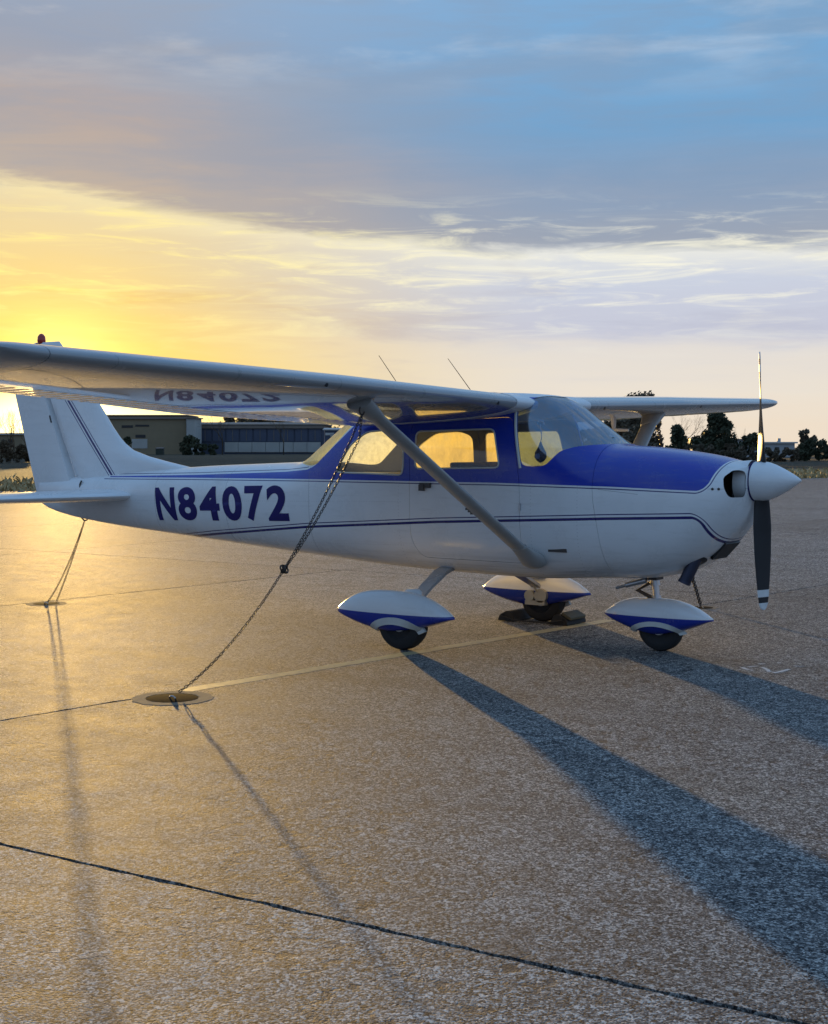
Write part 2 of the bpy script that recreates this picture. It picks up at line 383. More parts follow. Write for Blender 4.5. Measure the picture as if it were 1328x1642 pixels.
leaf_mat('evergreen_needles', (0.035, 0.045, 0.026), (0.095, 0.10, 0.06)); leaf_mat('shrub_leaves', (0.075, 0.062, 0.042), (0.18, 0.145, 0.10))
leaf_mat('winter_twigs', (0.07, 0.05, 0.03), (0.14, 0.10, 0.06)); leaf_mat('straw', (0.30, 0.23, 0.11), (0.48, 0.38, 0.20))
simple('bark', (0.055, 0.042, 0.032), 0.9, bmp=0.3)
simple('tan_stucco', (0.27, 0.21, 0.13), 0.9, scale=0.6); simple('white_siding', (0.42, 0.41, 0.38), 0.8, scale=0.5)
simple('blue_metal_siding', (0.06, 0.075, 0.12), 0.55, scale=0.4); simple('roof_metal', (0.20, 0.16, 0.13), 0.6, scale=0.4)
simple('pale_roof', (0.55, 0.53, 0.50), 0.6, scale=0.4); simple('dark_opening', (0.02, 0.02, 0.022), 0.4); simple('grey_siding', (0.42, 0.43, 0.44), 0.7, scale=0.5)
simple('concrete_ring', (0.24, 0.215, 0.175), 0.9, scale=20, bmp=0.3, spec=0.1); simple('dumpster_green', (0.03, 0.04, 0.03), 0.6)

# ------------------------------------------------------------------ mesh helpers
def link_mesh(name, me, parent=None, mats=(), smooth=None):
    o = bpy.data.objects.new(name, me); COL.objects.link(o)
    for k in mats: me.materials.append(MAT[k])
    if parent: o.parent = parent
    if smooth is not None:
        me.polygons.foreach_set('use_smooth', [True] * len(me.polygons)); me.set_sharp_from_angle(angle=R(smooth))
    return o
class MB:
    def __init__(s): s.v = []; s.f = []
    def add(s, vs, fs):
        o = len(s.v); s.v += [tuple(p) for p in vs]; s.f += [tuple(i + o for i in f) for f in fs]
    def box(s, c, d, M=None):
        x, y, z = (k / 2 for k in d)
        vs = [Vector((i * x, j * y, k * z)) for i in (-1, 1) for j in (-1, 1) for k in (-1, 1)]
        if M is not None: vs = [M @ p for p in vs]
        vs = [p + Vector(c) for p in vs]
        s.add(vs, [(0, 1, 3, 2), (4, 6, 7, 5), (0, 4, 5, 1), (2, 3, 7, 6), (0, 2, 6, 4), (1, 5, 7, 3)])
    def tube(s, pts, r, n=8, cap=True, flat=1.0, up=None):
        pts = [Vector(p) for p in pts]; rs = r if isinstance(r, (list, tuple)) else [r] * len(pts)
        rings = []; prev = None
        for i, p in enumerate(pts):
            t = (pts[min(i + 1, len(pts) - 1)] - pts[max(i - 1, 0)]).normalized()
            if prev is None:
                a = up if up else (Vector((0, 0, 1)) if abs(t.z) < 0.9 else Vector((1, 0, 0)))
            else: a = prev
            u = (a - t * a.dot(t)).normalized(); w = t.cross(u); prev = u
            rings.append([p + u * math.cos(2 * math.pi * k / n) * rs[i] + w * math.sin(2 * math.pi * k / n) * rs[i] * flat for k in range(n)])
        s.loft(rings, cap)
    def loft(s, rings, cap=True):
        n = len(rings[0]); o = len(s.v)
        for r_ in rings: s.v += [tuple(p) for p in r_]
        for i in range(len(rings) - 1):
            for k in range(n):
                a = o + i * n + k; b_ = o + i * n + (k + 1) % n
                s.f.append((a, b_, b_ + n, a + n))
        if cap:
            s.f.append(tuple(o + k for k in reversed(range(n)))); s.f.append(tuple(o + (len(rings) - 1) * n + k for k in range(n)))
    def lathe(s, prof, c, axis, n=24, cap=True):
        """prof: (along, radius)"""
        ax = Vector(axis).normalized(); u = ax.orthogonal().normalized(); w = ax.cross(u)
        rings = [[Vector(c) + ax * a + (u * math.cos(2 * math.pi * k / n) + w * math.sin(2 * math.pi * k / n)) * max(r_, 1e-4) for k in range(n)] for a, r_ in prof]
        s.loft(rings, cap)
    def mesh(s, name, fix=True):
        me = bpy.data.meshes.new(name); me.from_pydata(s.v, [], s.f); me.update()
        if fix:
            bm = bmesh.new(); bm.from_mesh(me); bmesh.ops.recalc_face_normals(bm, faces=bm.faces); bm.to_mesh(me); bm.free()
        return me
    def build(s, name, mat, parent=None, smooth=40, fix=True):
        return link_mesh(name, s.mesh(name, fix), parent, (mat,), smooth)
def empty(name, loc=(0, 0, 0), rz=0):
    o = bpy.data.objects.new(name, None); COL.objects.link(o); o.location = loc; o.rotation_euler = (0, 0, rz); o.empty_display_size = 0.2
    return o
def tag(o, label=None, cat=None, group=None, kind=None):
    if label: o['label'] = label
    if cat: o['category'] = cat
    if group: o['group'] = group
    if kind: o['kind'] = kind
    return o
def boolean(me, ops):
    """apply [(op, cutter mesh)] in turn with the exact solver"""
    a = bpy.data.objects.new('tmp_a', me.copy()); COL.objects.link(a); tmp = []
    for op, c in ops:
        o = bpy.data.objects.new('tmp_c', c); COL.objects.link(o); tmp.append(o)
        md = a.modifiers.new('b', 'BOOLEAN'); md.operation = op; md.object = o; md.solver = 'EXACT'
    dg = bpy.context.evaluated_depsgraph_get(); dg.update()
    res = bpy.data.meshes.new_from_object(a.evaluated_get(dg))
    for o in tmp + [a]: bpy.data.objects.remove(o)
    return res
def rounded(poly, r, n=5):
    """round the corners of a polygon of (x,z)"""
    out = []; N = len(poly)
    for i in range(N):
        p0, p, p1 = (Vector(poly[(i + d) % N]) for d in (-1, 0, 1))
        a = (p0 - p); b_ = (p1 - p); rr = min(r, a.length * 0.45, b_.length * 0.45)
        A = p + a.normalized() * rr; B = p + b_.normalized() * rr
        for k in range(n + 1):
            t = k / n; out.append(tuple(A * (1 - t) ** 2 + p * (2 * t * (1 - t)) + B * t ** 2))
    return out
def prism(poly, y0, y1):
    mb = MB(); mb.loft([[(x, y0, z) for x, z in poly], [(x, y1, z) for x, z in poly]]); return mb.mesh('prism')
def shrink(poly, d):
    c = Vector((sum(p[0] for p in poly) / len(poly), sum(p[1] for p in poly) / len(poly)))
    return [tuple(Vector(p) - (Vector(p) - c).normalized() * d) for p in poly]
def pchip(xs, ys):
    xs = np.array(xs, float); ys = np.array(ys, float); o = np.argsort(xs); xs = xs[o]; ys = ys[o]
    h = np.diff(xs); dl = np.diff(ys) / h; m = np.zeros(len(xs))
    for i in range(1, len(xs) - 1):
        if dl[i - 1] * dl[i] > 0:
            w1 = 2 * h[i] + h[i - 1]; w2 = h[i] + 2 * h[i - 1]; m[i] = (w1 + w2) / (w1 / dl[i - 1] + w2 / dl[i])
    m[0] = dl[0]; m[-1] = dl[-1]
    def f(x):
        x = min(max(x, xs[0]), xs[-1]); i = min(max(np.searchsorted(xs, x) - 1, 0), len(h) - 1)
        t = (x - xs[i]) / h[i]
        return float((2 * t**3 - 3 * t**2 + 1) * ys[i] + (t**3 - 2 * t**2 + t) * h[i] * m[i] + (-2 * t**3 + 3 * t**2) * ys[i + 1] + (t**3 - t**2) * h[i] * m[i + 1])
    return f
def gp(u, v, z=0.0):
    """ground point seen at compass/dip (u,v)"""
    up = Vector((-math.sin(PITCH) * FWD.x, -math.sin(PITCH) * FWD.y, math.cos(PITCH)))
    f3 = Vector((math.cos(PITCH) * FWD.x, math.cos(PITCH) * FWD.y, math.sin(PITCH)))
    d = f3 + RGT * ((u - 664) / FPX) - up * ((v - 821) / FPX)
    return CAM + d * ((z - CAM.z) / d.z)

# ================================================================== the setting
def disc(name, r, z, mat, n=96, c=(0, 0)):
    mb = MB(); mb.v = [(c[0], c[1], z)] + [(c[0] + r * math.cos(2 * math.pi * k / n), c[1] + r * math.sin(2 * math.pi * k / n), z) for k in range(n)]
    mb.f = [(0, 1 + k, 1 + (k + 1) % n) for k in range(n)]
    return tag(mb.build(name, mat, smooth=None, fix=False), kind='structure')
disc('field', 6000, -0.07, 'field_soil')
apron = empty('apron'); tag(apron, kind='structure')
AL = [(-60, 0), (-41, 0), (-29.5, 0), (-23.5, 0), (-17.6, 0), (-11.73, -0.03), (-6.42, 0.046), (-1.20, 0.11), (9.5, 0.12), (30, 0)]
BLs = [(-40, 0), (-17, 0.02), (-6.38, 0.04), (4.2, 0.0), (15, 0), (26, 0), (46, 0), (75, 0), (110, 0)]
EA, EB = at(-600, 44), at(2200, 100)            # far edge of the pavement
en = Vector((-(EB - EA).y, (EB - EA).x)).normalized()
if en.dot(Vector((CAM.x - EA.x, CAM.y - EA.y))) < 0: en = -en
def isect(a, b_):
    # x = a0 + a1*y ; y = b0 + b1*x
    y = (b_[0] + b_[1] * a[0]) / (1 - a[1] * b_[1]); return Vector((a[0] + a[1] * y, y))
def clip(poly, n, p):
    out = []
    for i in range(len(poly)):
        A, B = poly[i], poly[(i + 1) % len(poly)]; da = (A - p).dot(n); db = (B - p).dot(n)
        if da >= 0: out.append(A)
        if da * db < 0: out.append(A + (B - A) * (da / (da - db)))
    return out
rj = random.Random(3)
G = 0.0075
for i in range(len(AL) - 1):
    bl = BLs if i < 7 else [b_ for b_ in BLs if b_[0] != 4.2]
    for j in range(len(bl) - 1):
        a0 = (AL[i][0] + G, AL[i][1]); a1 = (AL[i + 1][0] - G, AL[i + 1][1]); b0 = (bl[j][0] + G, bl[j][1]); b1 = (bl[j + 1][0] - G, bl[j + 1][1])
        P = [isect(a0, b0), isect(a1, b0), isect(a1, b1), isect(a0, b1)]
        P = clip(P, en, Vector((EA.x, EA.y)))
        if len(P) < 3: continue
        near = min((Vector((p.x - CAM.x, p.y - CAM.y)).length for p in P)) < 16
        Q = []
        for k in range(len(P)):
            A, B = P[k], P[(k + 1) % len(P)]; L = (B - A).length; n = max(1, int(L / (0.05 if near else 2.0)))
            nr = Vector((-(B - A).y, (B - A).x)).normalized(); w = 0.0
            for q in range(n):
                w = w * 0.72 + rj.gauss(0, 0.0045 if near else 0.004)
                Q.append(A + (B - A) * (q / n) + (nr * abs(w) if q else Vector((0, 0))))
        bm = bmesh.new(); vs = [bm.verts.new((p.x, p.y, 0)) for p in Q]
        f = bm.faces.new(vs); f.normal_update()
        if f.normal.z < 0: f.normal_flip()
        r_ = bmesh.ops.extrude_face_region(bm, geom=[f]); 
        lowv = [e for e in r_['geom'] if isinstance(e, bmesh.types.BMVert)]
        for v_ in lowv: v_.co.z = 0
        for v_ in vs: v_.co.z = -0.05
        bmesh.ops.recalc_face_normals(bm, faces=bm.faces); bmesh.ops.triangulate(bm, faces=bm.faces[:])
        me = bpy.data.meshes.new('pavement_slab'); bm.to_mesh(me); bm.free()
        link_mesh('pavement_slab', me, apron, ('apron_pavement',))
# filler seen at the bottom of the joints
P = [isect(AL[0], BLs[0]), isect(AL[-1], BLs[0]), isect(AL[-1], BLs[-1]), isect(AL[0], BLs[-1])]
P = clip(P, en, Vector((EA.x, EA.y)) + en * 0.3)
mb = MB(); mb.add([(p.x, p.y, -0.018) for p in P], [tuple(range(len(P)))]); mb.build('joint_bed', 'joint_filler', apron, None)
def strip(mb, pts, w, z=0.0006, rng=None, seg=0.12):
    rng = rng or random.Random(1)
    for A, B in zip(pts[:-1], pts[1:]):
        A, B = Vector(A[:2]), Vector(B[:2]); L = (B - A).length; n = max(2, int(L / seg)); nr = Vector((-(B - A).y, (B - A).x)).normalized()
        vs = []
        for k in range(n + 1):
            c = A + (B - A) * (k / n); j = rng.uniform(-1, 1) * w * 0.08
            vs += [(*(c + nr * (w / 2 + j)), z), (*(c - nr * (w / 2 - j * 0.6)), z)]
        mb.add(vs, [(2 * k, 2 * k + 1, 2 * k + 3, 2 * k + 2) for k in range(n)])
mb = MB(); strip(mb, [(-1.57, -3.42), (-1.035, 1.5)], 0.125); tag(mb.build('painted_line', 'faded_yellow_paint', None, None, fix=False), kind='structure')
mb = MB()
for s_ in ([(1189, 1070), (1200, 1074), (1207, 1075)], [(1199, 1069), (1216, 1068)], [(1216, 1064.5), (1228, 1064.5)], [(1222, 1070), (1230, 1073), (1234, 1077)], [(1240, 1079), (1252, 1077), (1266, 1073)], [(1246, 1063), (1253, 1063)], [(1272, 1067), (1280, 1069), (1288, 1068)]):
    strip(mb, [gp(*q) for q in s_], 0.028, seg=0.02)
tag(mb.build('painted_mark', 'faded_white_paint', None, None, fix=False), kind='structure')

# ================================================================== the airplane (X forward, Y left, Z up, wheels on z=0)
plane = empty('airplane')
tag(plane, 'white and blue high-wing propeller airplane with wheel fairings, chained down on the apron', 'airplane')
zt_ = pchip([.905, .86, .827, .507, .1, -.13, -.20, -.40, -.66, -.76, -.90, -1.3, -2.2, -2.42, -2.52, -2.87, -3.18, -3.3, -3.6, -4.5, -5.8, -6.3, -6.98], [1.425, 1.44, 1.45, 1.518, 1.565, 1.582, 1.607, 1.745, 1.925, 1.968, 1.99, 2.005, 1.995, 1.955, 1.90, 1.67, 1.465, 1.433, 1.42, 1.385, 1.30, 1.265, 1.20])
zb_ = pchip([.905, .895, .87, .808, .74, .663, .5, .314, .1, -.24, -.886, -1.79, -3.15, -4.6, -6.31, -6.85, -6.98], [1.19, 1.13, 1.05, .945, .86, .778, .668, .595, .562, .545, .515, .53, .60, .695, .828, .925, .985])
hw_ = pchip([.905, .895, .87, .808, .74, .663, .5, .314, 0, -.5, -1, -1.9, -2.5, -3.25, -4.5, -5.8, -6.5, -6.98], [.15, .23, .31, .375, .41, .437, .465, .487, .51, .535, .54, .54, .52, .45, .30, .155, .08, .025])
zw_ = pchip([.905, .8, .5, -.2, -1, -2.5, -4.5, -6.98], [1.31, 1.22, 1.14, 1.12, 1.15, 1.15, 1.10, 1.09])
nu_ = pchip([.905, .8, .5, -.1, -.5, -.85, -1.2, -2.2, -2.6, -3.3, -5], [2.0, 2.3, 2.7, 2.9, 2.7, 3.6, 4.0, 4.0, 3.2, 2.5, 2.1])
nl_ = pchip([.905, .8, .5, 0, -2, -4, -6], [2.0, 2.3, 2.8, 3.1, 3.1, 2.6, 2.2])
def side_y(x, z, off=0.0):
    w, zw = hw_(x) - off, zw_(x)
    if z >= zw: h_, n = zt_(x) - off - zw, nu_(x)
    else: h_, n = zw - zb_(x) - off, nl_(x)
    t = min(abs(z - zw) / max(h_, 1e-5), 1.0)
    return w * (1 - t ** n) ** (1 / n)
def section(x, off, n=72):
    w, zw = max(hw_(x) - off, 0.004), zw_(x); hu, hl = max(zt_(x) - off - zw, 0.004), max(zw - zb_(x) - off, 0.004); nu, nl = nu_(x), nl_(x)
    pts = []
    for k in range(n):
        a = 2 * math.pi * k / n; c, s_ = math.cos(a), math.sin(a)
        h_, e = (hu, nu) if s_ >= 0 else (hl, nl)
        # even out point spacing with a polar superellipse radius
        rr = (abs(c / w) ** e + abs(s_ / h_) ** e) ** (-1 / e)
        aa = math.atan2(s_ * h_, c * w); c2, s2 = math.cos(aa), math.sin(aa)
        rr = (abs(c2 / w) ** e + abs(s2 / h_) ** e) ** (-1 / e)
        pts.append((x, c2 * rr, zw + s2 * rr))
    return pts
XS = [.905, .900, .895, .885, .87, .85, .83, .808, .775, .74, .70, .663, .6, .55, .5, .43, .37, .314, .24, .17, .1, .03, -.05, -.10, -.13, -.16, -.20, -.25, -.30, -.35, -.40, -.45, -.5, -.55, -.60, -.66, -.71, -.76, -.82, -.90, -1.0, -1.15, -1.3, -1.5, -1.75, -2.0, -2.2, -2.32, -2.42, -2.52, -2.6, -2.7, -2.8, -2.87, -2.95, -3.05, -3.12, -3.18, -3.24, -3.3, -3.45, -3.6, -3.8, -4.05, -4.3, -4.5, -4.8, -5.1, -5.45, -5.8, -6.05, -6.3, -6.5, -6.7, -6.85, -6.93, -6.98]
def shell(o0, o1, x0=None, inset=True):
    mb = MB()
    for k, off in enumerate((o0, o1)):
        rings = []
        for x in XS:
            xx = x
            rings.append(section(x, off))
        if off > 0:
            rings = [[(p[0] - (off if i == 0 else 0) + (off * 3 if i == len(rings) - 1 else 0), p[1], p[2]) for p in r_] for i, r_ in enumerate(rings)]
        mb2 = MB(); mb2.loft(rings); me = mb2.mesh('s')
        vs = [v.co.copy() for v in me.vertices]; fs = [tuple(p.vertices) for p in me.polygons]
        if k == 1: fs = [tuple(reversed(f)) for f in fs]
        mb.add(vs, fs)
        if k == 0: n0 = len(fs)
    me = mb.mesh('shell', fix=False)
    for m_ in ('fuselage_paint', 'headliner'): me.materials.append(MAT[m_])
    me.polygons.foreach_set('material_index', [0] * n0 + [1] * (len(mb.f) - n0))
    return me
SH = shell(0.0, 0.014)
wind_poly = [(-.02, 1.62), (-.145, 1.590), (-.34, 1.570), (-.46, 1.535), (-.52, 1.47), (-.565, 1.425), (-.64, 1.412), (-.775, 1.420), (-.865, 1.86), (-.80, 1.955), (-.70, 1.985), (-.40, 1.99)]
wind_c = rounded(wind_poly, 0.05, 4)
rear_c = rounded([(-3.35, 1.50), (-3.23, 1.436), (-2.95, 1.40), (-2.86, 1.41), (-2.46, 1.76), (-2.42, 1.88), (-2.50, 2.02), (-3.0, 1.95)], 0.04, 4)
sidew = rounded([(-2.62, 1.350), (-1.905, 1.335), (-1.885, 1.40), (-1.89, 1.66), (-2.02, 1.705), (-2.28, 1.69), (-2.46, 1.58)], 0.06, 5)
doorw = rounded([(-1.77, 1.388), (-.965, 1.402), (-1.03, 1.705), (-1.77, 1.690)], 0.05, 5)
door_c = rounded([(-1.825, 1.765), (-1.825, .80), (-1.76, .66), (-.775, .655), (-.785, 1.30), (-.875, 1.80)], 0.07, 5)
seam = [(-.165, 2.4), (-.165, 1.25), (-.155, 1.15), (-.12, .95), (-.085, .70), (-.045, .50), (-.045, .2)]
fw_front = prism(seam + [(2.0, .2), (2.0, 2.4)], -2, 2)
fw_back = prism([(x - 0.003, z) for x, z in seam] + [(-9, .2), (-9, 3.4)], -2, 2)
W = 2.0
inlets = []
for s_ in (-1, 1):
    mb = MB(); pr_ = rounded([(.165, 1.20), (.345, 1.20), (.37, 1.27), (.345, 1.345), (.25, 1.40), (.165, 1.39)], 0.045, 5)
    mb.loft([[(x, s_ * y * (1.0 if x > .8 else 1.0), z) for y, z in pr_] for x in (.765, 1.1)]); inlets.append(mb.mesh('c'))
mb = MB(); mb.loft([[(x, y, z) for y, z in rounded([(-.13, zz - .055), (.13, zz - .055), (.13, zz + .055), (-.13, zz + .055)], .02, 3)] for x, zz in ((.60, .80), (.95, .815))]); carb_cut = mb.mesh('c')
fus = boolean(SH, [('INTERSECT', fw_back), ('DIFFERENCE', prism(wind_c, -W, W)), ('DIFFERENCE', prism(rear_c, -W, W)), ('DIFFERENCE', prism(sidew, -W, W)), ('DIFFERENCE', prism(door_c, -W, W))])
fuselage = link_mesh('fuselage', fus, plane, (), 30)
cow = boolean(SH, [('INTERSECT', fw_front), ('DIFFERENCE', prism(wind_c, -W, W)), ('DIFFERENCE', inlets[0]), ('DIFFERENCE', inlets[1]), ('DIFFERENCE', carb_cut)])
cowling = link_mesh('cowling', cow, plane, (), 30)
for s_ in (-1, 1):
    d_ = boolean(SH, [('INTERSECT', prism(shrink(door_c, .004), min(0, s_ * W), max(0, s_ * W))), ('DIFFERENCE', prism(doorw, -W, W))])
    door = link_mesh('door', d_, plane, (), 30)
    mb = MB(); yh = s_ * (side_y(-1.66, 1.25) + .012)
    mb.box((-1.66, yh, 1.255), (.10, .022, .04)); mb.box((-1.69, yh + s_ * .008, 1.235), (.05, .018, .05)); mb.build('door_handle', 'dark_steel', door)
    for zz in (.72, 1.10):
        mb = MB(); mb.box((-.775, s_ * (side_y(-.775, zz) + .006), zz), (.012, .016, .055)); mb.build('hinge', 'bare_metal', door)
    # panes
    PS = shell(0.003, 0.007)
    def pane(poly, name, mat, half=True):
        a, b_ = (min(0, s_ * W), max(0, s_ * W)) if half else (-W, W)
        me = boolean(PS, [('INTERSECT', prism(shrink(poly, .001), a, b_))])
        me.materials.clear(); return link_mesh(name, me, None, (mat,), 30)
    pm = 'clear_plexiglass' if s_ < 0 else 'hazed_plexiglass'
    w1 = pane(doorw, 'door_window', pm); w1.parent = plane
    w2 = pane(sidew, 'rear_side_window', pm); w2.parent = plane
    for poly, par in ((doorw, w1), (sidew, w2)):
        mb = MB(); pts = [(x, s_ * (side_y(x, z) + .001), z) for x, z in poly]; pts.append(pts[0]); pts.append(pts[1])
        mb.tube(pts, .007, 6, cap=False); mb.build('window_seal', 'seal_white', par)
    if s_ < 0:
        w3 = pane(wind_c, 'windscreen', 'windscreen_plexiglass', False); w3.parent = plane
        w4 = pane(rear_c, 'rear_window', 'rear_plexiglass', False); w4.parent = plane
    # windscreen side post trim
    mb = MB(); pts = [(x, s_ * (side_y(x, z) + .002), z) for x, z in [(-.778 - .09 * t, 1.40 + .44 * t) for t in [k / 12 for k in range(13)]]]
    mb.tube(pts, .011, 6); mb.build('window_post_trim', 'seal_white', plane)
# centre bar of the windscreen and compass
mb = MB(); mb.tube([(-.19, 0, 1.575), (-.45, 0, 1.745), (-.68, 0, 1.90)], .010, 6); mb.build('windscreen_brace', 'dark_interior', plane)
mb = MB(); mb.lathe([(-.05, .02), (-.045, .04), (.045, .04), (.05, .02)], (-.30, 0, 1.60), (1, 0, 0), 14); mb.build('compass', 'dark_interior', plane)
# cabin
mb = MB(); mb.box((-1.40, 0, .70), (2.1, .80, .03)); mb.build('cabin_floor', 'dark_interior', plane, None)
mb = MB(); rings = []
for x, z0, z1 in ((-.30, 1.18, 1.50), (-.42, 1.16, 1.50), (-.50, 1.15, 1.485)):
    rings.append([(x, -.43, z0), (x, .43, z0), (x, .43, z1 - .05), (x, .34, z1), (x, -.34, z1), (x, -.43, z1 - .05)])
mb.loft(rings); mb.build('instrument_panel', 'dark_interior', plane, None)
for s_ in (-1, 1):
    mb = MB(); c = (-.64, s_ * .22, 1.30)
    mb.tube([(-.48, s_ * .22, 1.30), c], .012, 8)
    mb.tube([(-.64, s_ * .22 - .13, 1.40), (-.64, s_ * .22 - .14, 1.33), (-.64, s_ * .22 - .09, 1.28), c, (-.64, s_ * .22 + .09, 1.28), (-.64, s_ * .22 + .14, 1.33), (-.64, s_ * .22 + .13, 1.40)], .013, 8)
    mb.build('control_yoke', 'black_paint', plane)
    seat = MB()
    def slab(pts2, y, w):
        seat.loft([[(x, y + w * t * (1 if k else 1), z) for x, z in rounded(pts2, .03, 3)] for k, t in enumerate((-.5, .5))])
    slab([(-.95, .92), (-.95, 1.02), (-1.42, .98), (-1.42, .88)], s_ * .235, .40)
    slab([(-1.40, .95), (-1.30, .97), (-1.42, 1.44), (-1.51, 1.44)], s_ * .235, .38)
    seat.build('front_seat', 'seat_fabric', plane, 40)
mb = MB(); mb.loft([[(x, y, z) for x, z in rounded([(-1.95, .85), (-1.95, 1.0), (-2.32, .98), (-2.42, 1.27), (-2.52, 1.27), (-2.45, .85)], .03, 3)] for y in (-.46, .46)]); mb.build('rear_bench', 'seat_fabric', plane, 40)
mb = MB(); mb.loft([[(x, y * min(1, side_y(x, 1.36) / .46 * .98), z) for y in (-.46, .46) for z in ((1.31, 1.335) if y < 0 else (1.335, 1.31))] for x in (-2.45, -2.8, -3.15)]); mb.build('parcel_shelf', 'white_paint', plane, None)
# hidden engine-bay blanking behind the inlets
mb = MB(); mb.box((.50, 0, 1.10), (.02, .66, .40)); mb.build('engine_baffle', 'dark_opening', plane, None)
for s_ in (-1, 1):
    mb = MB(); mb.box((.66, s_ * .24, 1.285), (.02, .20, .20)); mb.build('inlet_baffle', 'dark_opening', cowling, None)
mb = MB(); mb.lathe([(.0, .155), (.10, .163)], (.792, 0, 1.305), (1, 0, 0), 36, cap=False); mb.build('inlet_centre_duct', 'white_paint', cowling, 40)
mb = MB(); mb.box((.63, 0, .80), (.02, .27, .13));  mb.build('carburettor_intake', 'black_paint', cowling, None)
mb = MB(); mb.loft([[(x + .008, y, z - .006) for x, z in ((.625, .735), (.735, .855), (.715, .885), (.60, .775))] for y in (-.135, .135)]); carb_lip = mb.build('intake_lip', 'black_paint', cowling)
for s_ in (-1, 1):
    for xx, zz in ((.745, 1.262), (.785, 1.262)):
        mb = MB(); y = s_ * side_y(xx, zz); mb.lathe([(-.006, .010), (.003, .010), (.006, .006)], (xx, y, zz), (.35, s_, .05), 10); mb.build('cowl_fastener', 'dark_steel', cowling)
mb = MB(); ys = -side_y(-.47, .775)
mb.box((-.47, ys + .004, .775), (.16, .012, .028)); mb.build('cabin_air_vent', 'dark_steel', fuselage, None)
# registration characters, laid on the curved skin
def flat_char(ch, w, h_):
    cu = bpy.data.curves.new('c', 'FONT'); cu.body = ch; cu.offset = 0.036; cu.resolution_u = 6
    o = bpy.data.objects.new('tmp_t', cu); COL.objects.link(o)
    dg = bpy.context.evaluated_depsgraph_get(); dg.update()
    me = bpy.data.meshes.new_from_object(o.evaluated_get(dg)); bpy.data.objects.remove(o)
    bm = bmesh.new(); bm.from_mesh(me)
    xs = [v.co.x for v in bm.verts]; ys_ = [v.co.y for v in bm.verts]; x0, x1, y0, y1 = min(xs), max(xs), min(ys_), max(ys_)
    for v in bm.verts: v.co = Vector(((v.co.x - x0) / (x1 - x0) * w, (v.co.y - y0) / (y1 - y0) * h_, 0))
    for k in range(1, 12):
        bmesh.ops.bisect_plane(bm, geom=bm.verts[:] + bm.edges[:] + bm.faces[:], plane_co=(0, h_ * k / 12, 0), plane_no=(0, 1, 0))
        bmesh.ops.bisect_plane(bm, geom=bm.verts[:] + bm.edges[:] + bm.faces[:], plane_co=(w * k / 12, 0, 0), plane_no=(1, 0, 0))
    bm.to_mesh(me); bm.free(); return me
cx = 0.0
for ch, w in zip('N84072', (.285, .265, .285, .265, .245, .265)):
    me = flat_char(ch, w, .315)
    for v in me.vertices:
        a, b_ = cx + v.co.x, v.co.y; X = -5.035 + a - b_ * .10 + .02; Z = .858 + b_ + .031 * a
        v.co = Vector((X, -side_y(X, Z) - .0025, Z))
    me.materials.clear(); link_mesh('registration_character', me, fuselage, ('navy_vinyl',)); cx += w + .046

# ---------------------------------------------------------------- wings
def naca(xc, up, t=0.12, m=0.02, p=0.4):
    yt = 5 * t * (.2969 * math.sqrt(xc) - .126 * xc - .3516 * xc**2 + .2843 * xc**3 - .1036 * xc**4)
    yc = m / p**2 * (2 * p * xc - xc * xc) if xc < p else m / (1 - p)**2 * ((1 - 2 * p) + 2 * p * xc - xc * xc)
    return yc + yt if up else yc - yt
LE0X, LE0Z, DIH = -.77, 1.905, math.tan(R(1.73))
def wing_geo(y):
    ay = abs(y); t = max(0, (ay - 2.54) / (5.46 - 2.54))
    return 1.63 - .51 * t, LE0X - .13 * t, LE0Z + DIH * (ay - .55), R(5.9 - .6 * t)
def wing_pt(y, xc, zc, lift=0.0):
    c, lx, lz, tw = wing_geo(y); x, z = -xc * c, zc * c
    return (lx + x * math.cos(tw) + z * math.sin(tw) * 0, y, lz + z * math.cos(tw) + x * math.sin(tw) + lift)
def foil(a, b_, n=18):
    us = [a + (b_ - a) * (1 - math.cos(math.pi * k / n)) / 2 for k in range(n + 1)]
    return [(u, naca(u, True)) for u in reversed(us)] + [(u, naca(u, False)) for u in (us[1:] if a == 0 else us)]
def wing_piece(s_, y0, y1, a, b_, ny, bead=0.0, grow=0.0):
    rings = []; sec = foil(a, b_)
    for k in range(ny + 1):
        y = y0 + (y1 - y0) * k / ny; bd = bead * (0.5 + 0.5 * math.cos(2 * math.pi * y / .105)) ** 4
        ring = []
        for i, (u, z) in enumerate(sec):
            e = 0
            if bead and .76 < u < .97: e = bd if i < len(sec) / 2 else -bd
            x_, y_, z_ = wing_pt(s_ * y, u, z)
            ring.append((x_ + (grow if u < .02 else 0), y_, z_ + e + (grow if i < len(sec) / 2 else -grow)))
        rings.append(ring)
    mb = MB(); mb.loft(rings); return mb
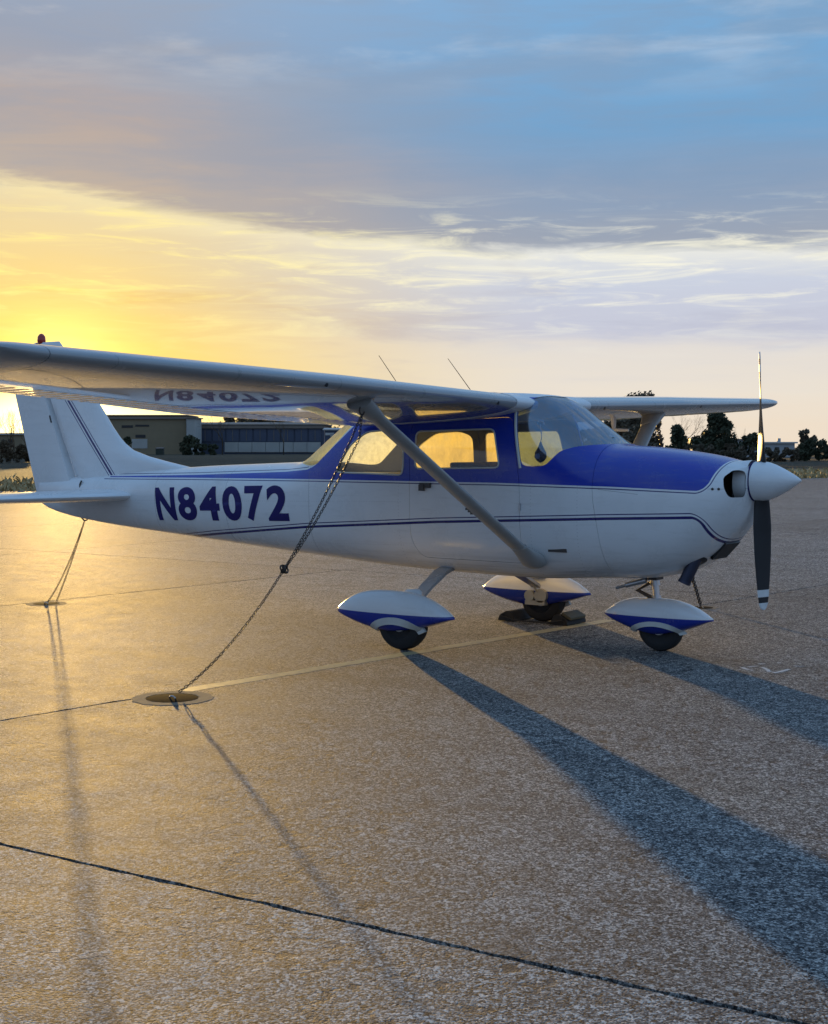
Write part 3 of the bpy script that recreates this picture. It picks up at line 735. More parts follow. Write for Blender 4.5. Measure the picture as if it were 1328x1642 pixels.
for s_ in (-1, 1):
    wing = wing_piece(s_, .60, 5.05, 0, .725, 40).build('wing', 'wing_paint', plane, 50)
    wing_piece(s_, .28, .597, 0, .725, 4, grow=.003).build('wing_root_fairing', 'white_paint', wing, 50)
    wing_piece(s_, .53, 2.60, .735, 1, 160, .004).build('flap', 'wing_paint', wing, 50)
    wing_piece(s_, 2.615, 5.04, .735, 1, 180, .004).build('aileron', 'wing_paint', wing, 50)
    # tip cap, upper line straight, underside sweeping up
    rings = []; sec = foil(0, 1.0, 22)
    for k in range(13):
        t = k / 12; y = 5.055 + .405 * t; g = max(0.0, 1 - t ** 2.4); g2 = max(.04, (1 - t ** 3.0))
        ring = []
        for i, (u, z) in enumerate(sec):
            uu = .40 + (u - .40) * (.30 + .70 * math.sqrt(max(0, 1 - (t * .98) ** 2.6)))
            zz = z * max(.05, 1 - t ** 2.2)
            zz += .045 * t ** 2
            ring.append(wing_pt(s_ * y, uu, zz))
        rings.append(ring)
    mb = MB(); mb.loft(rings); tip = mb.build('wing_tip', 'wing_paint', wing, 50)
    x_, y_, z_ = wing_pt(s_ * 5.40, .30, .05)
    mb = MB(); mb.lathe([(-.03, .012), (0, .022), (.035, .016), (.05, .003)], (x_ + .06, y_, z_), (1, s_ * .4, 0), 12); mb.build('navigation_light', 'red_lens' if s_ > 0 else 'bare_metal', wing)
    for yy, u in ((.86, .012), (2.9, .012)):
        x_, y_, z_ = wing_pt(s_ * yy, .006, -.012); mb = MB(); mb.lathe([(-.004, .014), (.003, .014)], (x_, y_, z_), (1, 0, -.3), 12); mb.build('vent_hole', 'dark_opening', wing)
    # lift strut
    A = Vector((-.70, s_ * .50, .695)); B = Vector((-1.0, s_ * 2.25, 1.845)); t_ = (B - A).normalized(); ch = Vector((1, 0, 0)); ch = (ch - t_ * ch.dot(t_)).normalized(); th = t_.cross(ch)
    rings = []
    for f_ in (0.0, .03, .5, .97, 1.0):
        c = A + (B - A) * f_; wch = .075; wt = .026
        rings.append([c + ch * (math.cos(2 * math.pi * k / 20) * wch) + th * (math.sin(2 * math.pi * k / 20) * wt * (1.15 if math.cos(2 * math.pi * k / 20) > 0 else 1 - .45 * abs(math.cos(2 * math.pi * k / 20)))) for k in range(20)])
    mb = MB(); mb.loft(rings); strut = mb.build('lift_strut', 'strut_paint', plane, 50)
    mb = MB()
    for f_, wch, wt, dy in ((-.045, .135, .03, 0), (-.02, .125, .055, 0), (.02, .105, .055, 0), (.06, .085, .034, 0), (.085, .079, .029, 0)):
        pass
    rings = []
    for f_, wch, wt in ((-.03, .02, .02), (-.028, .10, .05), (-.005, .115, .062), (.03, .100, .050), (.07, .083, .033), (.09, .078, .029)):
        c = A + (B - A) * f_; rings.append([c + ch * (math.cos(2 * math.pi * k / 20) * wch + .012) + th * (math.sin(2 * math.pi * k / 20) * wt) for k in range(20)])
    mb.loft(rings); mb.build('strut_cuff', 'strut_paint', strut, 60)
    rings = []
    for f_, wch, wt in ((.93, .078, .029), (.955, .09, .04), (.985, .10, .05), (1.02, .115, .06), (1.03, .05, .03)):
        c = A + (B - A) * f_; rings.append([c + ch * (math.cos(2 * math.pi * k / 20) * wch) + th * (math.sin(2 * math.pi * k / 20) * wt) for k in range(20)])
    mb = MB(); mb.loft(rings); mb.build('strut_cuff', 'strut_paint', strut, 60)
    mb = MB()
    for f_ in (.33, .345, .36): mb.box(A + (B - A) * f_ - ch * .08, (.02, .02, .015))
    mb.build('strut_clip', 'dark_steel', strut, None)
    mb = MB(); mb.lathe([(0, .0)], (0, 0, 0), (0, 0, 1)) if False else None
    ring_c = Vector((-.97, s_ * 2.30, 1.81)); mb = MB(); mb.tube([ring_c + Vector((0, math.cos(a), math.sin(a))) * .028 for a in [2 * math.pi * k / 12 for k in range(13)]], .006, 6, cap=False); mb.build('tie_down_ring', 'dark_steel', strut)
# pitot tube and fuel vent under the far wing
x_, y_, z_ = wing_pt(1.95, .30, -.045)
mb = MB(); mb.tube([(x_, y_, z_ + .01), (x_ + .01, y_, z_ - .10), (x_ + .16, y_, z_ - .105)], [.03, .022, .012], 8); mb.build('pitot_tube', 'white_paint', plane)
x_, y_, z_ = wing_pt(2.15, .36, -.042)
mb = MB(); mb.tube([(x_, y_, z_ + .01), (x_, y_, z_ - .07), (x_ - .05, y_, z_ - .16)], .010, 8); mb.build('fuel_vent', 'white_paint', plane)
# whip antennas on the roof
for (bx, by, bz), (tx, ty, tz) in (((-2.02, -.30, 1.975), (-2.31, -.30, 2.335)), ((-1.72, .30, 1.985), (-2.01, .30, 2.33))):
    mb = MB(); mb.lathe([(0, .022), (.02, .018), (.03, .006)], (bx, by, bz - .005), (0, 0, 1), 10); mb.tube([(bx, by, bz), (tx, ty, tz)], [.0042, .0028], 6); mb.build('whip_antenna', 'dark_steel', plane)

# ---------------------------------------------------------------- tail
def sym(u, t): return 5 * t * (.2969 * math.sqrt(max(u, 0)) - .126 * u - .3516 * u**2 + .2843 * u**3 - .1036 * u**4)
fin_le = pchip([1.30, 1.36, 1.42, 1.47, 1.531, 1.66, 1.871, 2.051, 2.66], [-4.35, -4.75, -5.1, -5.36, -5.58, -5.77, -5.955, -6.11, -6.66])
fin_te = lambda z: -6.46 - (z - 1.2) * .42
rud_te = lambda z: -7.06 - (z - 1.15) * .315
rings = []
zs = [1.22, 1.30, 1.36, 1.42, 1.47, 1.531, 1.60, 1.66, 1.76, 1.871, 2.051, 2.25, 2.45, 2.60, 2.64, 2.66]
for z in zs:
    le = fin_le(max(z, 1.30)); te = fin_te(z); full = le - rud_te(z); n = 16; ring = []
    g = 1.0 if z < 2.61 else (.75 if z < 2.65 else .35)
    tk = .075 if z < 1.5 else .085
    for side in (1, -1):
        for k in (range(n + 1) if side > 0 else range(n - 1 if True else n, 0, -1)):
            u = (k / n) ** 1.6; x = le + (te - le) * u; th_ = min(sym((le - x) / full, tk) * full, .062) * g
            ring.append((x, side * (th_ + .001), z))
    rings.append(ring)
mb = MB(); mb.loft(rings); fin = mb.build('vertical_fin', 'fin_paint', plane, 50)
def rud_piece(z0, z1, nz, xa, name, mat):
    rings = []
    for k in range(nz + 1):
        z = z0 + (z1 - z0) * k / nz; le = fin_te(z) - .003; te = rud_te(z); full = fin_le(max(z, 1.3)) - te; ring = []
        g = 1.0 if z < 2.60 else .6
        bd = .0006 * (0.5 + 0.5 * math.cos(2 * math.pi * z / .14)) ** 4
        for side in (1, -1):
            for q in (range(9) if side > 0 else range(8, -1, -1)):
                u = q / 8; x = le + (te - le) * u; th_ = (.052 * (1 - u) + .004) * g + (bd if 0 < q < 8 else 0)
                if q == 0: th_ *= .97
                ring.append((x, side * th_, z))
        rings.append(ring)
    mb = MB(); mb.loft(rings); return mb.build(name, mat, plane, 50)
rudder = rud_piece(1.075, 2.64, 90, 0, 'rudder', 'fin_paint')
mb = MB(); mb.tube([(-6.76, -.055, 2.30 - .41), (-6.73, -.062, 1.82)], .009, 6); mb.build('static_wick', 'dark_steel', rudder)
mb = MB(); mb.lathe([(0, .035), (.03, .045), (.075, .04), (.10, .022), (.108, .004)], (-6.94, 0, 2.645), (0, 0, 1), 16); mb.build('beacon', 'red_lens', plane)
for s_ in (-1, 1):
    def stab(y0, y1, a, b_, ny, bead=0):
        rings = []
        for k in range(ny + 1):
            y = y0 + (y1 - y0) * k / ny; t = y / 1.74; le = -5.40 - .30 * t ** 1.1; te = -6.62 + .10 * t; c = le - te; g = 1.0; le2 = le
            if t > .93: e = (t - .93) / .07; le2 = le - .16 * e * e; g = max(.25, math.sqrt(1 - (e * .95) ** 2))
            ring = []; n = 14; us = [a + (b_ - a) * (1 - math.cos(math.pi * q / n)) / 2 for q in range(n + 1)]
            bd = bead * (0.5 + 0.5 * math.cos(2 * math.pi * y / .12)) ** 4
            for sd_ in (1, -1):
                for q in (range(n + 1) if sd_ > 0 else range(n - 1 if b_ >= 1 else n, 0 if a == 0 else -1, -1)):
                    u = us[q]; th_ = sym(u, .10) * c * g + (bd if .7 < u < .97 else 0) + .0015
                    ring.append((le2 - u * (le2 - te), s_ * y, 1.083 + sd_ * th_))
            rings.append(ring)
        mb = MB(); mb.loft(rings); return mb
    hs = stab(.08, 1.74, 0, .60, 24).build('horizontal_stabilizer', 'white_paint', plane, 50)
    stab(.10, 1.70, .61, 1.0, 120, .003).build('elevator', 'white_paint', plane, 50)
mb = MB(); mb.tube([(-5.78, -.145, 1.118), (-6.0, -.128, 1.124), (-6.25, -.108, 1.118)], .006, 6); mb.build('stabilizer_slot', 'dark_opening', fuselage)
mb = MB(); mb.tube([(-6.27, -.085, 1.12), (-6.26, -.10, 1.18), (-6.235, -.10, 1.22)], .009, 6); mb.build('trim_arm', 'dark_steel', fuselage)
mb = MB(); mb.tube([(-6.25, 0, .86), (-6.27, 0, .815), (-6.31, 0, .805), (-6.345, 0, .83), (-6.35, 0, .875)], .008, 6); mb.build('tail_tie_down_ring', 'dark_steel', fuselage)

# ---------------------------------------------------------------- nose: spinner and propeller
PH = Vector((.955, 0, 1.313)); AX = Vector((math.cos(R(1.6)), 0, math.sin(R(1.6))))
mb = MB(); mb.lathe([(-.045, .140), (-.04, .145), (.02, .145), (.06, .138), (.11, .119), (.17, .089), (.23, .055), (.275, .026), (.298, .006)], PH, AX, 40); mb.build('spinner', 'white_paint', plane, 35)
mb = MB(); mb.lathe([(-.055, .12), (-.055, .1465), (-.044, .1465), (-.044, .12)], PH, AX, 40); mb.build('spinner_backplate', 'navy_vinyl', plane, 35)
for s_ in (1, -1):
    def blade(r0, r1, n, grow=0.0):
        rings = []
        for k in range(n + 1):
            r_ = r0 + (r1 - r0) * k / n; q = r_ / .945
            ch_ = np.interp(q, [0, .12, .2, .35, .55, .75, .9, .96, .99, 1.0], [.10, .11, .128, .158, .165, .15, .122, .10, .065, .02]); tk = np.interp(q, [0, .12, .2, .4, .7, 1], [.07, .066, .042, .024, .014, .008])
            pit = R(np.interp(q, [0, .15, .3, .5, .75, 1], [52, 46, 36, 27, 20, 15]))
            # chord direction: leading edge forward and towards the turning side
            cd = Vector((math.sin(pit), -s_ * math.cos(pit), 0)); nd = Vector((math.cos(pit), s_ * math.sin(pit), 0)); ring = []
            for i in range(16):
                a = 2 * math.pi * i / 16; c_, sn = math.cos(a), math.sin(a)
                ring.append(PH + Vector((AX.z * -s_ * r_ * 1.0, 0, s_ * r_)) + cd * (c_ * (ch_ / 2 + grow)) + nd * (sn * (tk / 2 + grow) * (1.0 if sn > 0 else .5)))
            rings.append(ring)
        mb = MB(); mb.loft(rings); return mb
    bl = blade(.06, .945, 40).build('propeller_blade', 'black_paint', plane, 60)
    blade(.893, .9455, 6, .0012).build('blade_tip_band', 'band_white', bl, 60)
    blade(.797, .850, 4, .0012).build('blade_tip_band', 'band_white', bl, 60)

# ---------------------------------------------------------------- landing gear
def fairing(c, L, w, ztop, zmid, zbot, name, mat, tipf, par, tail_l=.5, flat=.0):
    rings = []; n = 28
    for k in range(33):
        t = -1 + 2 * k / 32; x = c[0] + t * L / 2
        if t < 0: pu = (1 - abs(t) ** 3.3) ; 
        else: pu = (1 - abs(t) ** 2.4)
        pl = (1 - abs(t) ** 1.6); pw = math.sqrt(max(0, 1 - abs(t) ** 2.6))
        g = .012
        hu = max(g, (ztop - zmid) * pu); hl = max(g * .6, (zmid - zbot) * pl); ww = max(.010, w / 2 * pw)
        ring = []
        for i in range(n):
            a = 2 * math.pi * i / n; cc, ss = math.cos(a), math.sin(a); e = 2.4 if ss > 0 else 3.2
            ca = math.copysign(abs(cc) ** (2 / e), cc); sa = math.copysign(abs(ss) ** (2 / e), ss)
            z = zmid + sa * (hu if ss > 0 else hl)
            ring.append((x, c[1] + ca * ww, max(z, zbot)))
        rings.append(ring)
    mb = MB(); mb.loft(rings); return mb.mesh(name)
def wheel(c, r, w, par, side):
    t = MB(); t.lathe([(-w * .38, r * .52), (-w * .5, r * .62), (-w * .5, r * .80), (-w * .40, r * .95), (-w * .2, r), (w * .2, r), (w * .40, r * .95), (w * .5, r * .80), (w * .5, r * .62), (w * .38, r * .52)], c, (0, 1, 0), 36)
    wh = t.build('wheel', 'rubber', par, 40)
    h = MB(); h.lathe([(-w * .42, .012), (-w * .42, r * .3), (-w * .34, r * .34), (-w * .36, r * .54), (w * .36, r * .54), (w * .34, r * .34), (w * .42, r * .3), (w * .42, .012)], c, (0, 1, 0), 28); h.build('hub', 'bare_metal', wh, 35)
    return wh
for s_ in (-1, 1):
    cy = s_ * 1.085; cx_ = -1.495
    me = fairing((-1.58, cy), 1.11, .27, .452, .268, .135, 'wheel_fairing', None, 0, plane)
    cut = MB(); cut.lathe([(-.085, .222), (.085, .222)], (cx_, cy, .185), (0, 1, 0), 40)
    cut2 = MB(); cut2.box((cx_, cy, .08), (.40, .18, .16))
    me.materials.append(MAT['main_fairing_paint'])
    me = boolean(me, [('DIFFERENCE', cut.mesh('c')), ('DIFFERENCE', cut2.mesh('c'))]); me.materials.clear()
    fa = link_mesh('wheel_fairing', me, plane, ('main_fairing_paint',), 40)
    # pale scuff plate round the wheel opening
    for q in (-1, 1):
        if q != s_: continue
        pts = []; inner = []
        for k in range(15):
            a = math.pi * (.10 + .80 * k / 14); pts.append((cx_ + .26 * math.cos(a), .115 + .145 * math.sin(a))); inner.append((cx_ + .205 * math.cos(a), .105 + .10 * math.sin(a)))
        def fy(x, z):
            t = (x - (-1.58)) / .555; pw = math.sqrt(max(0, 1 - abs(t) ** 2.6)); pl = 1 - abs(t) ** 1.7; hl = max(.007, .133 * pl); zz = min(1, max(0, (.268 - z) / hl)); return .135 * pw * max(0, 1 - zz ** 3.2) ** (1 / 3.2)
        mb = MB(); vs = []
        for (x, z), (x2, z2) in zip(pts, inner):
            y1 = max(fy(x, z), .06); y2 = max(fy(x2, z2), .06)
            vs += [(x, cy + q * (y1 + .006), z), (x2, cy + q * (y2 + .014), max(z2, .128)), (x2, cy + q * (y2 - .02), max(z2, .128)), (x, cy + q * (y1 - .02), z)]
        for k in range(14): 
            for m_ in range(4): mb.f.append((4 * k + m_, 4 * k + (m_ + 1) % 4, 4 * k + 4 + (m_ + 1) % 4, 4 * k + 4 + m_))
        mb.v = vs; mb.f += [(0, 1, 2, 3), (59, 58, 57, 56)]; mb.build('wheel_arch_plate', 'seal_white', fa, 40)
    wheel((cx_, cy, .205), .205, .15, plane, s_)
    # spring leg
    rings = []
    for y, z, wx, th_ in ((.30, .575, .065, .014), (.45, .545, .062, .013), (.70, .455, .055, .012), (.93, .345, .048, .011), (1.01, .285, .045, .011), (1.02, .20, .045, .011)):
        tx = cx_ - .15 * (1.0 - y) ; rings.append([(tx + a * wx, s_ * (y + b_ * th_ * .5), z + b_ * th_) for a, b_ in ((-1, -1), (1, -1), (1, 1), (-1, 1))])
    mb = MB(); mb.loft(rings); leg = mb.build('gear_leg', 'wing_paint', plane, 30)
    mb = MB(); mb.loft([[(cx_ - .01 + math.cos(2 * math.pi * k / 14) * .085 * f_, s_ * (.955 + dz * .0) + math.sin(2 * math.pi * k / 14) * .05 * f_ - s_ * dz * .7, .425 + dz) for k in range(14)] for f_, dz in ((1.15, -.02), (1.0, .012), (.62, .03))]); mb.build('leg_fairing', 'white_paint', leg, 50)
    # brake caliper on the inboard side
    mb = MB(); yb = s_ * (1.085 - .135)
    mb.lathe([(-.03, .062), (.03, .062)], (cx_ + .055, yb, .245), (0, 1, 0), 16); mb.lathe([(-.035, .05), (.035, .05)], (cx_ - .055, yb, .24), (0, 1, 0), 16); mb.box((cx_, yb, .18), (.20, .06, .04)); mb.tube([(cx_ + .03, yb - s_ * .03, .28), (cx_ - .02, yb - s_ * .05, .36), (cx_ - .03, s_ * .86, .40)], .010, 6)
    mb.build('brake_caliper', 'brass_caliper', leg, 40)
# nose gear
nx = .135
me = fairing((nx + .0, 0), .91, .25, .405, .262, .125, 'wheel_fairing', None, 0, plane)
cut = MB(); cut.lathe([(-.07, .195), (.07, .195)], (nx + .03, 0, .168), (0, 1, 0), 40); cut2 = MB(); cut2.box((nx + .03, 0, .07), (.34, .15, .16))
me = boolean(me, [('DIFFERENCE', cut.mesh('c')), ('DIFFERENCE', cut2.mesh('c'))]); me.materials.clear()
fa = link_mesh('wheel_fairing', me, plane, ('nose_fairing_paint',), 40)
vs = []; mb = MB()
for k in range(15):
    a = math.pi * (.10 + .80 * k / 14)
    for rx, rz, dy in ((.245, .125, .006), (.195, .088, .014), (.195, .088, -.02), (.245, .125, -.02)):
        x, z = nx + .03 + rx * math.cos(a), max(.118, .110 + rz * math.sin(a)); t = (x - nx) / .455; pw = math.sqrt(max(0, 1 - abs(t) ** 2.6)); hl = max(.007, .137 * (1 - abs(t) ** 1.7)); zz = min(1, max(0, (.262 - z) / hl))
        vs.append((x, -(max(.055, .125 * pw * max(0, 1 - zz ** 3.2) ** (1 / 3.2)) + dy), z))
mb.v = vs
for k in range(14):
    for m_ in range(4): mb.f.append((4 * k + m_, 4 * k + (m_ + 1) % 4, 4 * k + 4 + (m_ + 1) % 4, 4 * k + 4 + m_))
mb.f += [(0, 1, 2, 3), (59, 58, 57, 56)]; mb.build('wheel_arch_plate', 'seal_white', fa, 40)
wheel((nx + .03, 0, .178), .178, .12, plane, 1)
mb = MB(); mb.tube([(nx - .035, 0, .60), (nx - .02, 0, .50)], .036, 16); mb.tube([(nx - .022, 0, .51), (nx - .005, 0, .38)], .024, 16); mb.tube([(nx - .012, 0, .42), (nx - .005, 0, .37)], .036, 16); leg = mb.build('nose_gear_strut', 'bare_metal', plane, 50)
mb = MB(); mb.tube([(nx - .06, -.02, .52), (nx - .17, -.02, .455), (nx - .045, -.02, .40)], .012, 8); mb.tube([(nx - .06, .02, .52), (nx - .17, .02, .455), (nx - .045, .02, .40)], .012, 8); mb.build('torque_link', 'dark_steel', leg)
mb = MB(); mb.tube([(nx - .05, -.10, .545), (nx - .21, -.12, .50)], .022, 10); mb.tube([(nx - .19, -.12, .505), (nx - .29, -.13, .475)], .012, 8); mb.build('shimmy_damper', 'bare_metal', leg)
mb = MB(); mb.tube([(nx - .05, -.04, .56), (nx - .30, -.05, .585)], .012, 6); mb.box((nx - .04, 0, .57), (.11, .13, .05)); mb.build('steering_collar', 'dark_steel', leg, None)
# exhaust stack
mb = MB(); mb.tube([(.565, -.185, .86), (.545, -.20, .76), (.475, -.225, .60), (.455, -.23, .555)], .046, 16, cap=False); mb.tube([(.462, -.228, .575), (.455, -.23, .556)], [.047, .050], 16, cap=False); ex = mb.build('exhaust_pipe', 'exhaust_steel', plane, 60)
mb = MB(); mb.lathe([(0, .085), (.012, .06)], (.53, -.19, .716), (.35, -.35, -.9), 20); mb.build('exhaust_shroud', 'dark_opening', ex)

# ================================================================== things on the apron
def chain_mesh(mb, pts, pitch=.022, w=.0082, r=.0029):
    """interlocking oval links along a polyline"""
    pts = [Vector(p) for p in pts]; d = [0]
    for a, b_ in zip(pts[:-1], pts[1:]): d.append(d[-1] + (b_ - a).length)
    n = int(d[-1] / pitch)
    def ev(s_):
        for i in range(len(d) - 1):
            if s_ <= d[i + 1]: return pts[i].lerp(pts[i + 1], (s_ - d[i]) / max(1e-6, d[i + 1] - d[i]))
        return pts[-1]
    for k in range(n):
        c = ev((k + .5) * pitch); t = (ev(min(d[-1], (k + 1) * pitch)) - ev(k * pitch)).normalized()
        u = t.orthogonal().normalized(); v = t.cross(u); a = (math.pi / 4 if k % 2 else -math.pi / 4); u2 = u * math.cos(a) + v * math.sin(a)
        hl = pitch * .5 + r * .7
        loop = [c + t * (math.cos(q) * hl) + u2 * (math.sin(q) * w) for q in [2 * math.pi * i / 10 for i in range(11)]]
        mb.tube(loop, r, 5, cap=False)
def cat_pts(A, B, sag, n=16, side=(0, 0, 0)):
    A, B = Vector(A), Vector(B); return [A.lerp(B, k / n) + Vector((0, 0, -1)) * (sag * 4 * (k / n) * (1 - k / n)) + Vector(side) * (4 * (k / n) * (1 - k / n)) for k in range(n + 1)]
ring_r = Vector((-.97, -2.30, 1.785)); anc_r = Vector((-1.49, -3.55, .008))
ch_r = empty('tie_down_chain', (anc_r.x, anc_r.y, 0)); tag(ch_r, 'doubled steel chain from near strut top to round plate beside the yellow line', 'chain', 'tie-down chains')
main = cat_pts(ring_r, anc_r, .25); k0 = 7
loc = -Vector((anc_r.x, anc_r.y, 0))
def part(name, mat, par, fn, sm=50):
    mb = MB(); fn(mb); o = mb.build(name, mat, par, sm, fix=False); return o
knot = main[k0]
part('chain_strand', 'chain_steel', ch_r, lambda mb: chain_mesh(mb, [p + loc for p in main]))
part('chain_strand', 'chain_steel', ch_r, lambda mb: chain_mesh(mb, [p + loc + Vector((.055, .03, .01)) * (min(1, i / 1.0) * (1 - i / k0) ** .6) for i, p in enumerate(main[:k0 + 1])]))
def knot_fn(mb):
    for q in range(4):
        a = q * 1.3; mb.tube([knot + loc + Vector((math.cos(t + a) * .022, math.sin(t) * .018, math.cos(t) * .025)) for t in [2 * math.pi * i / 10 for i in range(11)]], .006, 5, cap=False)
part('chain_hook', 'chain_steel', ch_r, knot_fn)
ring_t = Vector((-6.31, 0, .80)); anc_t = Vector((-6.28, -.52, .01))
ch_t = empty('tie_down_chain', (anc_t.x, anc_t.y, 0)); tag(ch_t, 'doubled steel chain hanging from under the tail to the pavement joint', 'chain', 'tie-down chains')
loc2 = -Vector((anc_t.x, anc_t.y, 0)); m2 = cat_pts(ring_t, anc_t, .07)
part('chain_strand', 'chain_steel', ch_t, lambda mb: chain_mesh(mb, [p + loc2 for p in m2]))
part('chain_strand', 'chain_steel', ch_t, lambda mb: chain_mesh(mb, [p + loc2 for p in cat_pts(ring_t, anc_t + Vector((.07, .05, 0)), .03)]))
ring_l = Vector((-.97, 2.30, 1.785)); anc_l = gp(1124, 971, .02)
ch_l = empty('tie_down_chain', (anc_l.x, anc_l.y, 0)); tag(ch_l, 'steel chain running down behind the exhaust pipe to the far wing anchor', 'chain', 'tie-down chains')
loc3 = -Vector((anc_l.x, anc_l.y, 0))
part('chain_strand', 'chain_steel', ch_l, lambda mb: chain_mesh(mb, [p + loc3 for p in cat_pts(ring_l, anc_l, .10)], r=.006, w=.016))
# anchors in the pavement
def anchor(c, r0, r1, label, group='tie-down anchors', sx=1.0):
    e = empty('tie_down_anchor', (c[0], c[1], 0)); tag(e, label, 'anchor', group)
    mb = MB(); n = 40; rr = random.Random(5)
    jr = [1 + rr.uniform(-.03, .03) for _ in range(n)]
    rings = [[(math.cos(2 * math.pi * k / n) * r_ * jr[k] * sx, math.sin(2 * math.pi * k / n) * r_ * jr[k], z) for k in range(n)] for r_, z in ((r0, -.01), (r0 * .985, .0010), (r1 * 1.02, .0010), (r1, -.006))]
    mb.loft(rings, cap=False); mb.build('concrete_collar', 'concrete_ring', e, 30)
    mb = MB(); mb.lathe([(-.012, r1 * .99), (.0004, r1 * .99), (.0008, r1 * .93), (.0008, .0)], (0, 0, 0), (0, 0, 1), 36); mb.build('iron_plate', 'rusty_iron', e, 30)
    mb = MB(); mb.tube([(-.025, 0, -.004), (-.022, 0, .006), (-.010, 0, .011), (.010, 0, .011), (.022, 0, .006), (.025, 0, -.004)], .005, 8); mb.build('anchor_eye', 'bare_metal', e)
anchor((-1.44, -3.64), .255, .165, 'round iron plate in a pale concrete collar at the yellow line')
anchor((-6.27, -.545), .20, .13, 'small round iron plate set in the pavement joint beneath the tail')
anchor((anc_l.x, anc_l.y), .17, .12, 'small round iron plate in the pavement beyond the nose wheel')
# chocks round the far wheel
for dx, lab, top in ((.27, 'black rubber wheel chock with yellow top ahead of the far main wheel', True), (-.27, 'black rubber wheel chock behind the far main wheel', False)):
    sg = 1 if dx > 0 else -1
    e = empty('wheel_chock', (-1.495 + dx, 1.05, 0)); tag(e, lab, 'wheel chock', 'chocks at the far wheel')
    mb = MB(); prof = rounded([(-sg * .10, .003), (sg * .09, .003), (sg * .07, .055), (sg * .0, .095), (-sg * .05, .09)], .015, 3)
    mb.loft([[(x, y, z) for x, z in prof] for y in (-.17, .17)]); mb.build('chock_body', 'rubber', e, 35)
    mb = MB(); mb.tube([(sg * .02, -.17, .06), (sg * .05, -.19, .05), (-sg * .10, -.20, .02), (-sg * .28, -.20, .02)], .008, 6); mb.build('rope', 'rubber', e)
    if top:
        mb = MB(); prof = rounded([(sg * .01, .098), (sg * .105, .048), (sg * .11, .072), (sg * .02, .118)], .008, 2); mb.loft([[(x, y, z) for x, z in prof] for y in (-.15, .12)]); mb.build('chock_cap', 'yellow_rubber', e, 35)
# pendant hanging inside the windscreen
pp = Vector((-.70, -.36, 1.70)); e = empty('hanging_pendant', (pp.x, pp.y, 1.44)); tag(e, 'dark teardrop pendant with grey disc hanging behind the windscreen post', 'pendant')
mb = MB(); mb.tube([(0, 0, .30), (0, 0, .27), (.01, 0, .20), (.0, 0, .16)], .004, 6); mb.tube([(math.cos(t) * .03, 0, .30 + math.sin(t) * .03) for t in [math.pi * k / 8 for k in range(9)]], .006, 6); mb.build('hook', 'seal_white', e)
mb = MB(); mb.lathe([(0, .004), (.015, .03), (.045, .048), (.08, .045), (.12, .022), (.165, .005)], (0, 0, 0), (0, 0, 1), 18); mb.build('teardrop', 'black_paint', e)
mb = MB(); mb.lathe([(0, .022), (.006, .018)], (.0, -.046, .052), (0.3, -1, 0), 14); mb.build('disc', 'seal_white', e)

# ================================================================== background
def leafq(mb, c, s_, rng):
    a = Vector((rng.gauss(0, 1), rng.gauss(0, 1), rng.gauss(0, 1))).normalized(); b_ = a.orthogonal().normalized(); d = a.cross(b_)
    l, w = s_ * rng.uniform(.7, 1.4), s_ * rng.uniform(.35, .7)
    mb.add([c - b_ * l, c + d * w, c + b_ * l, c - d * w], [(0, 1, 2, 3)])
def trunk_mesh(mb, p, d, L, r, depth, rng, spread=.6, tips=None, n=6, up=.25):
    segs = 3; pts = [p]; rs = [r]; cur = p; dd = d.normalized()
    for k in range(segs):
        dd = (dd + Vector((rng.gauss(0, .12), rng.gauss(0, .12), rng.gauss(0, .08) + up * .15))).normalized(); cur = cur + dd * (L / segs); pts.append(cur); rs.append(r * (1 - .4 * (k + 1) / segs))
    mb.tube(pts, rs, n if depth > 2 else 3, cap=False)
    if depth == 0:
        if tips is not None: tips.append(cur)
        return
    for k in range(rng.choice((2, 3, 3))):
        a = dd.orthogonal().normalized(); a.rotate(Matrix.Rotation(rng.uniform(0, 6.28), 3, dd)); nd = (dd + a * rng.uniform(.4, 1.2) * spread + Vector((0, 0, up))).normalized()
        trunk_mesh(mb, pts[rng.choice((2, 3))] if k else cur, nd, L * rng.uniform(.62, .85), r * .55, depth - 1, rng, spread, tips, n, up)
def bare_tree(u, depth, vtop, label, seed, vbase=None, wide=.6, mat='winter_twigs', dep=6, name='bare_tree', r=None, group='leafless trees'):
    rng = random.Random(seed); b_ = at(u, depth, -.07); H = hgt(vtop, depth) + .07
    e = empty(name, b_); tag(e, label, 'tree', group)
    mb = MB(); trunk_mesh(mb, Vector((0, 0, -.1)), Vector((0, 0, 1)), 1.0, .06, dep, rng, wide)
    zm = max(v[2] for v in mb.v); k = H / zm
    V = [(x * k, y * k, z * k if z > 0 else z) for x, y, z in mb.v]
    nv = 4 * 6; cut = 3 * 6
    t = MB(); t.v = V; t.f = mb.f[:cut]; c = MB(); c.v = V; c.f = mb.f[cut:]
    t.build('trunk', 'bark', e, 60, fix=False); c.build('crown', mat, e, 60, fix=False)
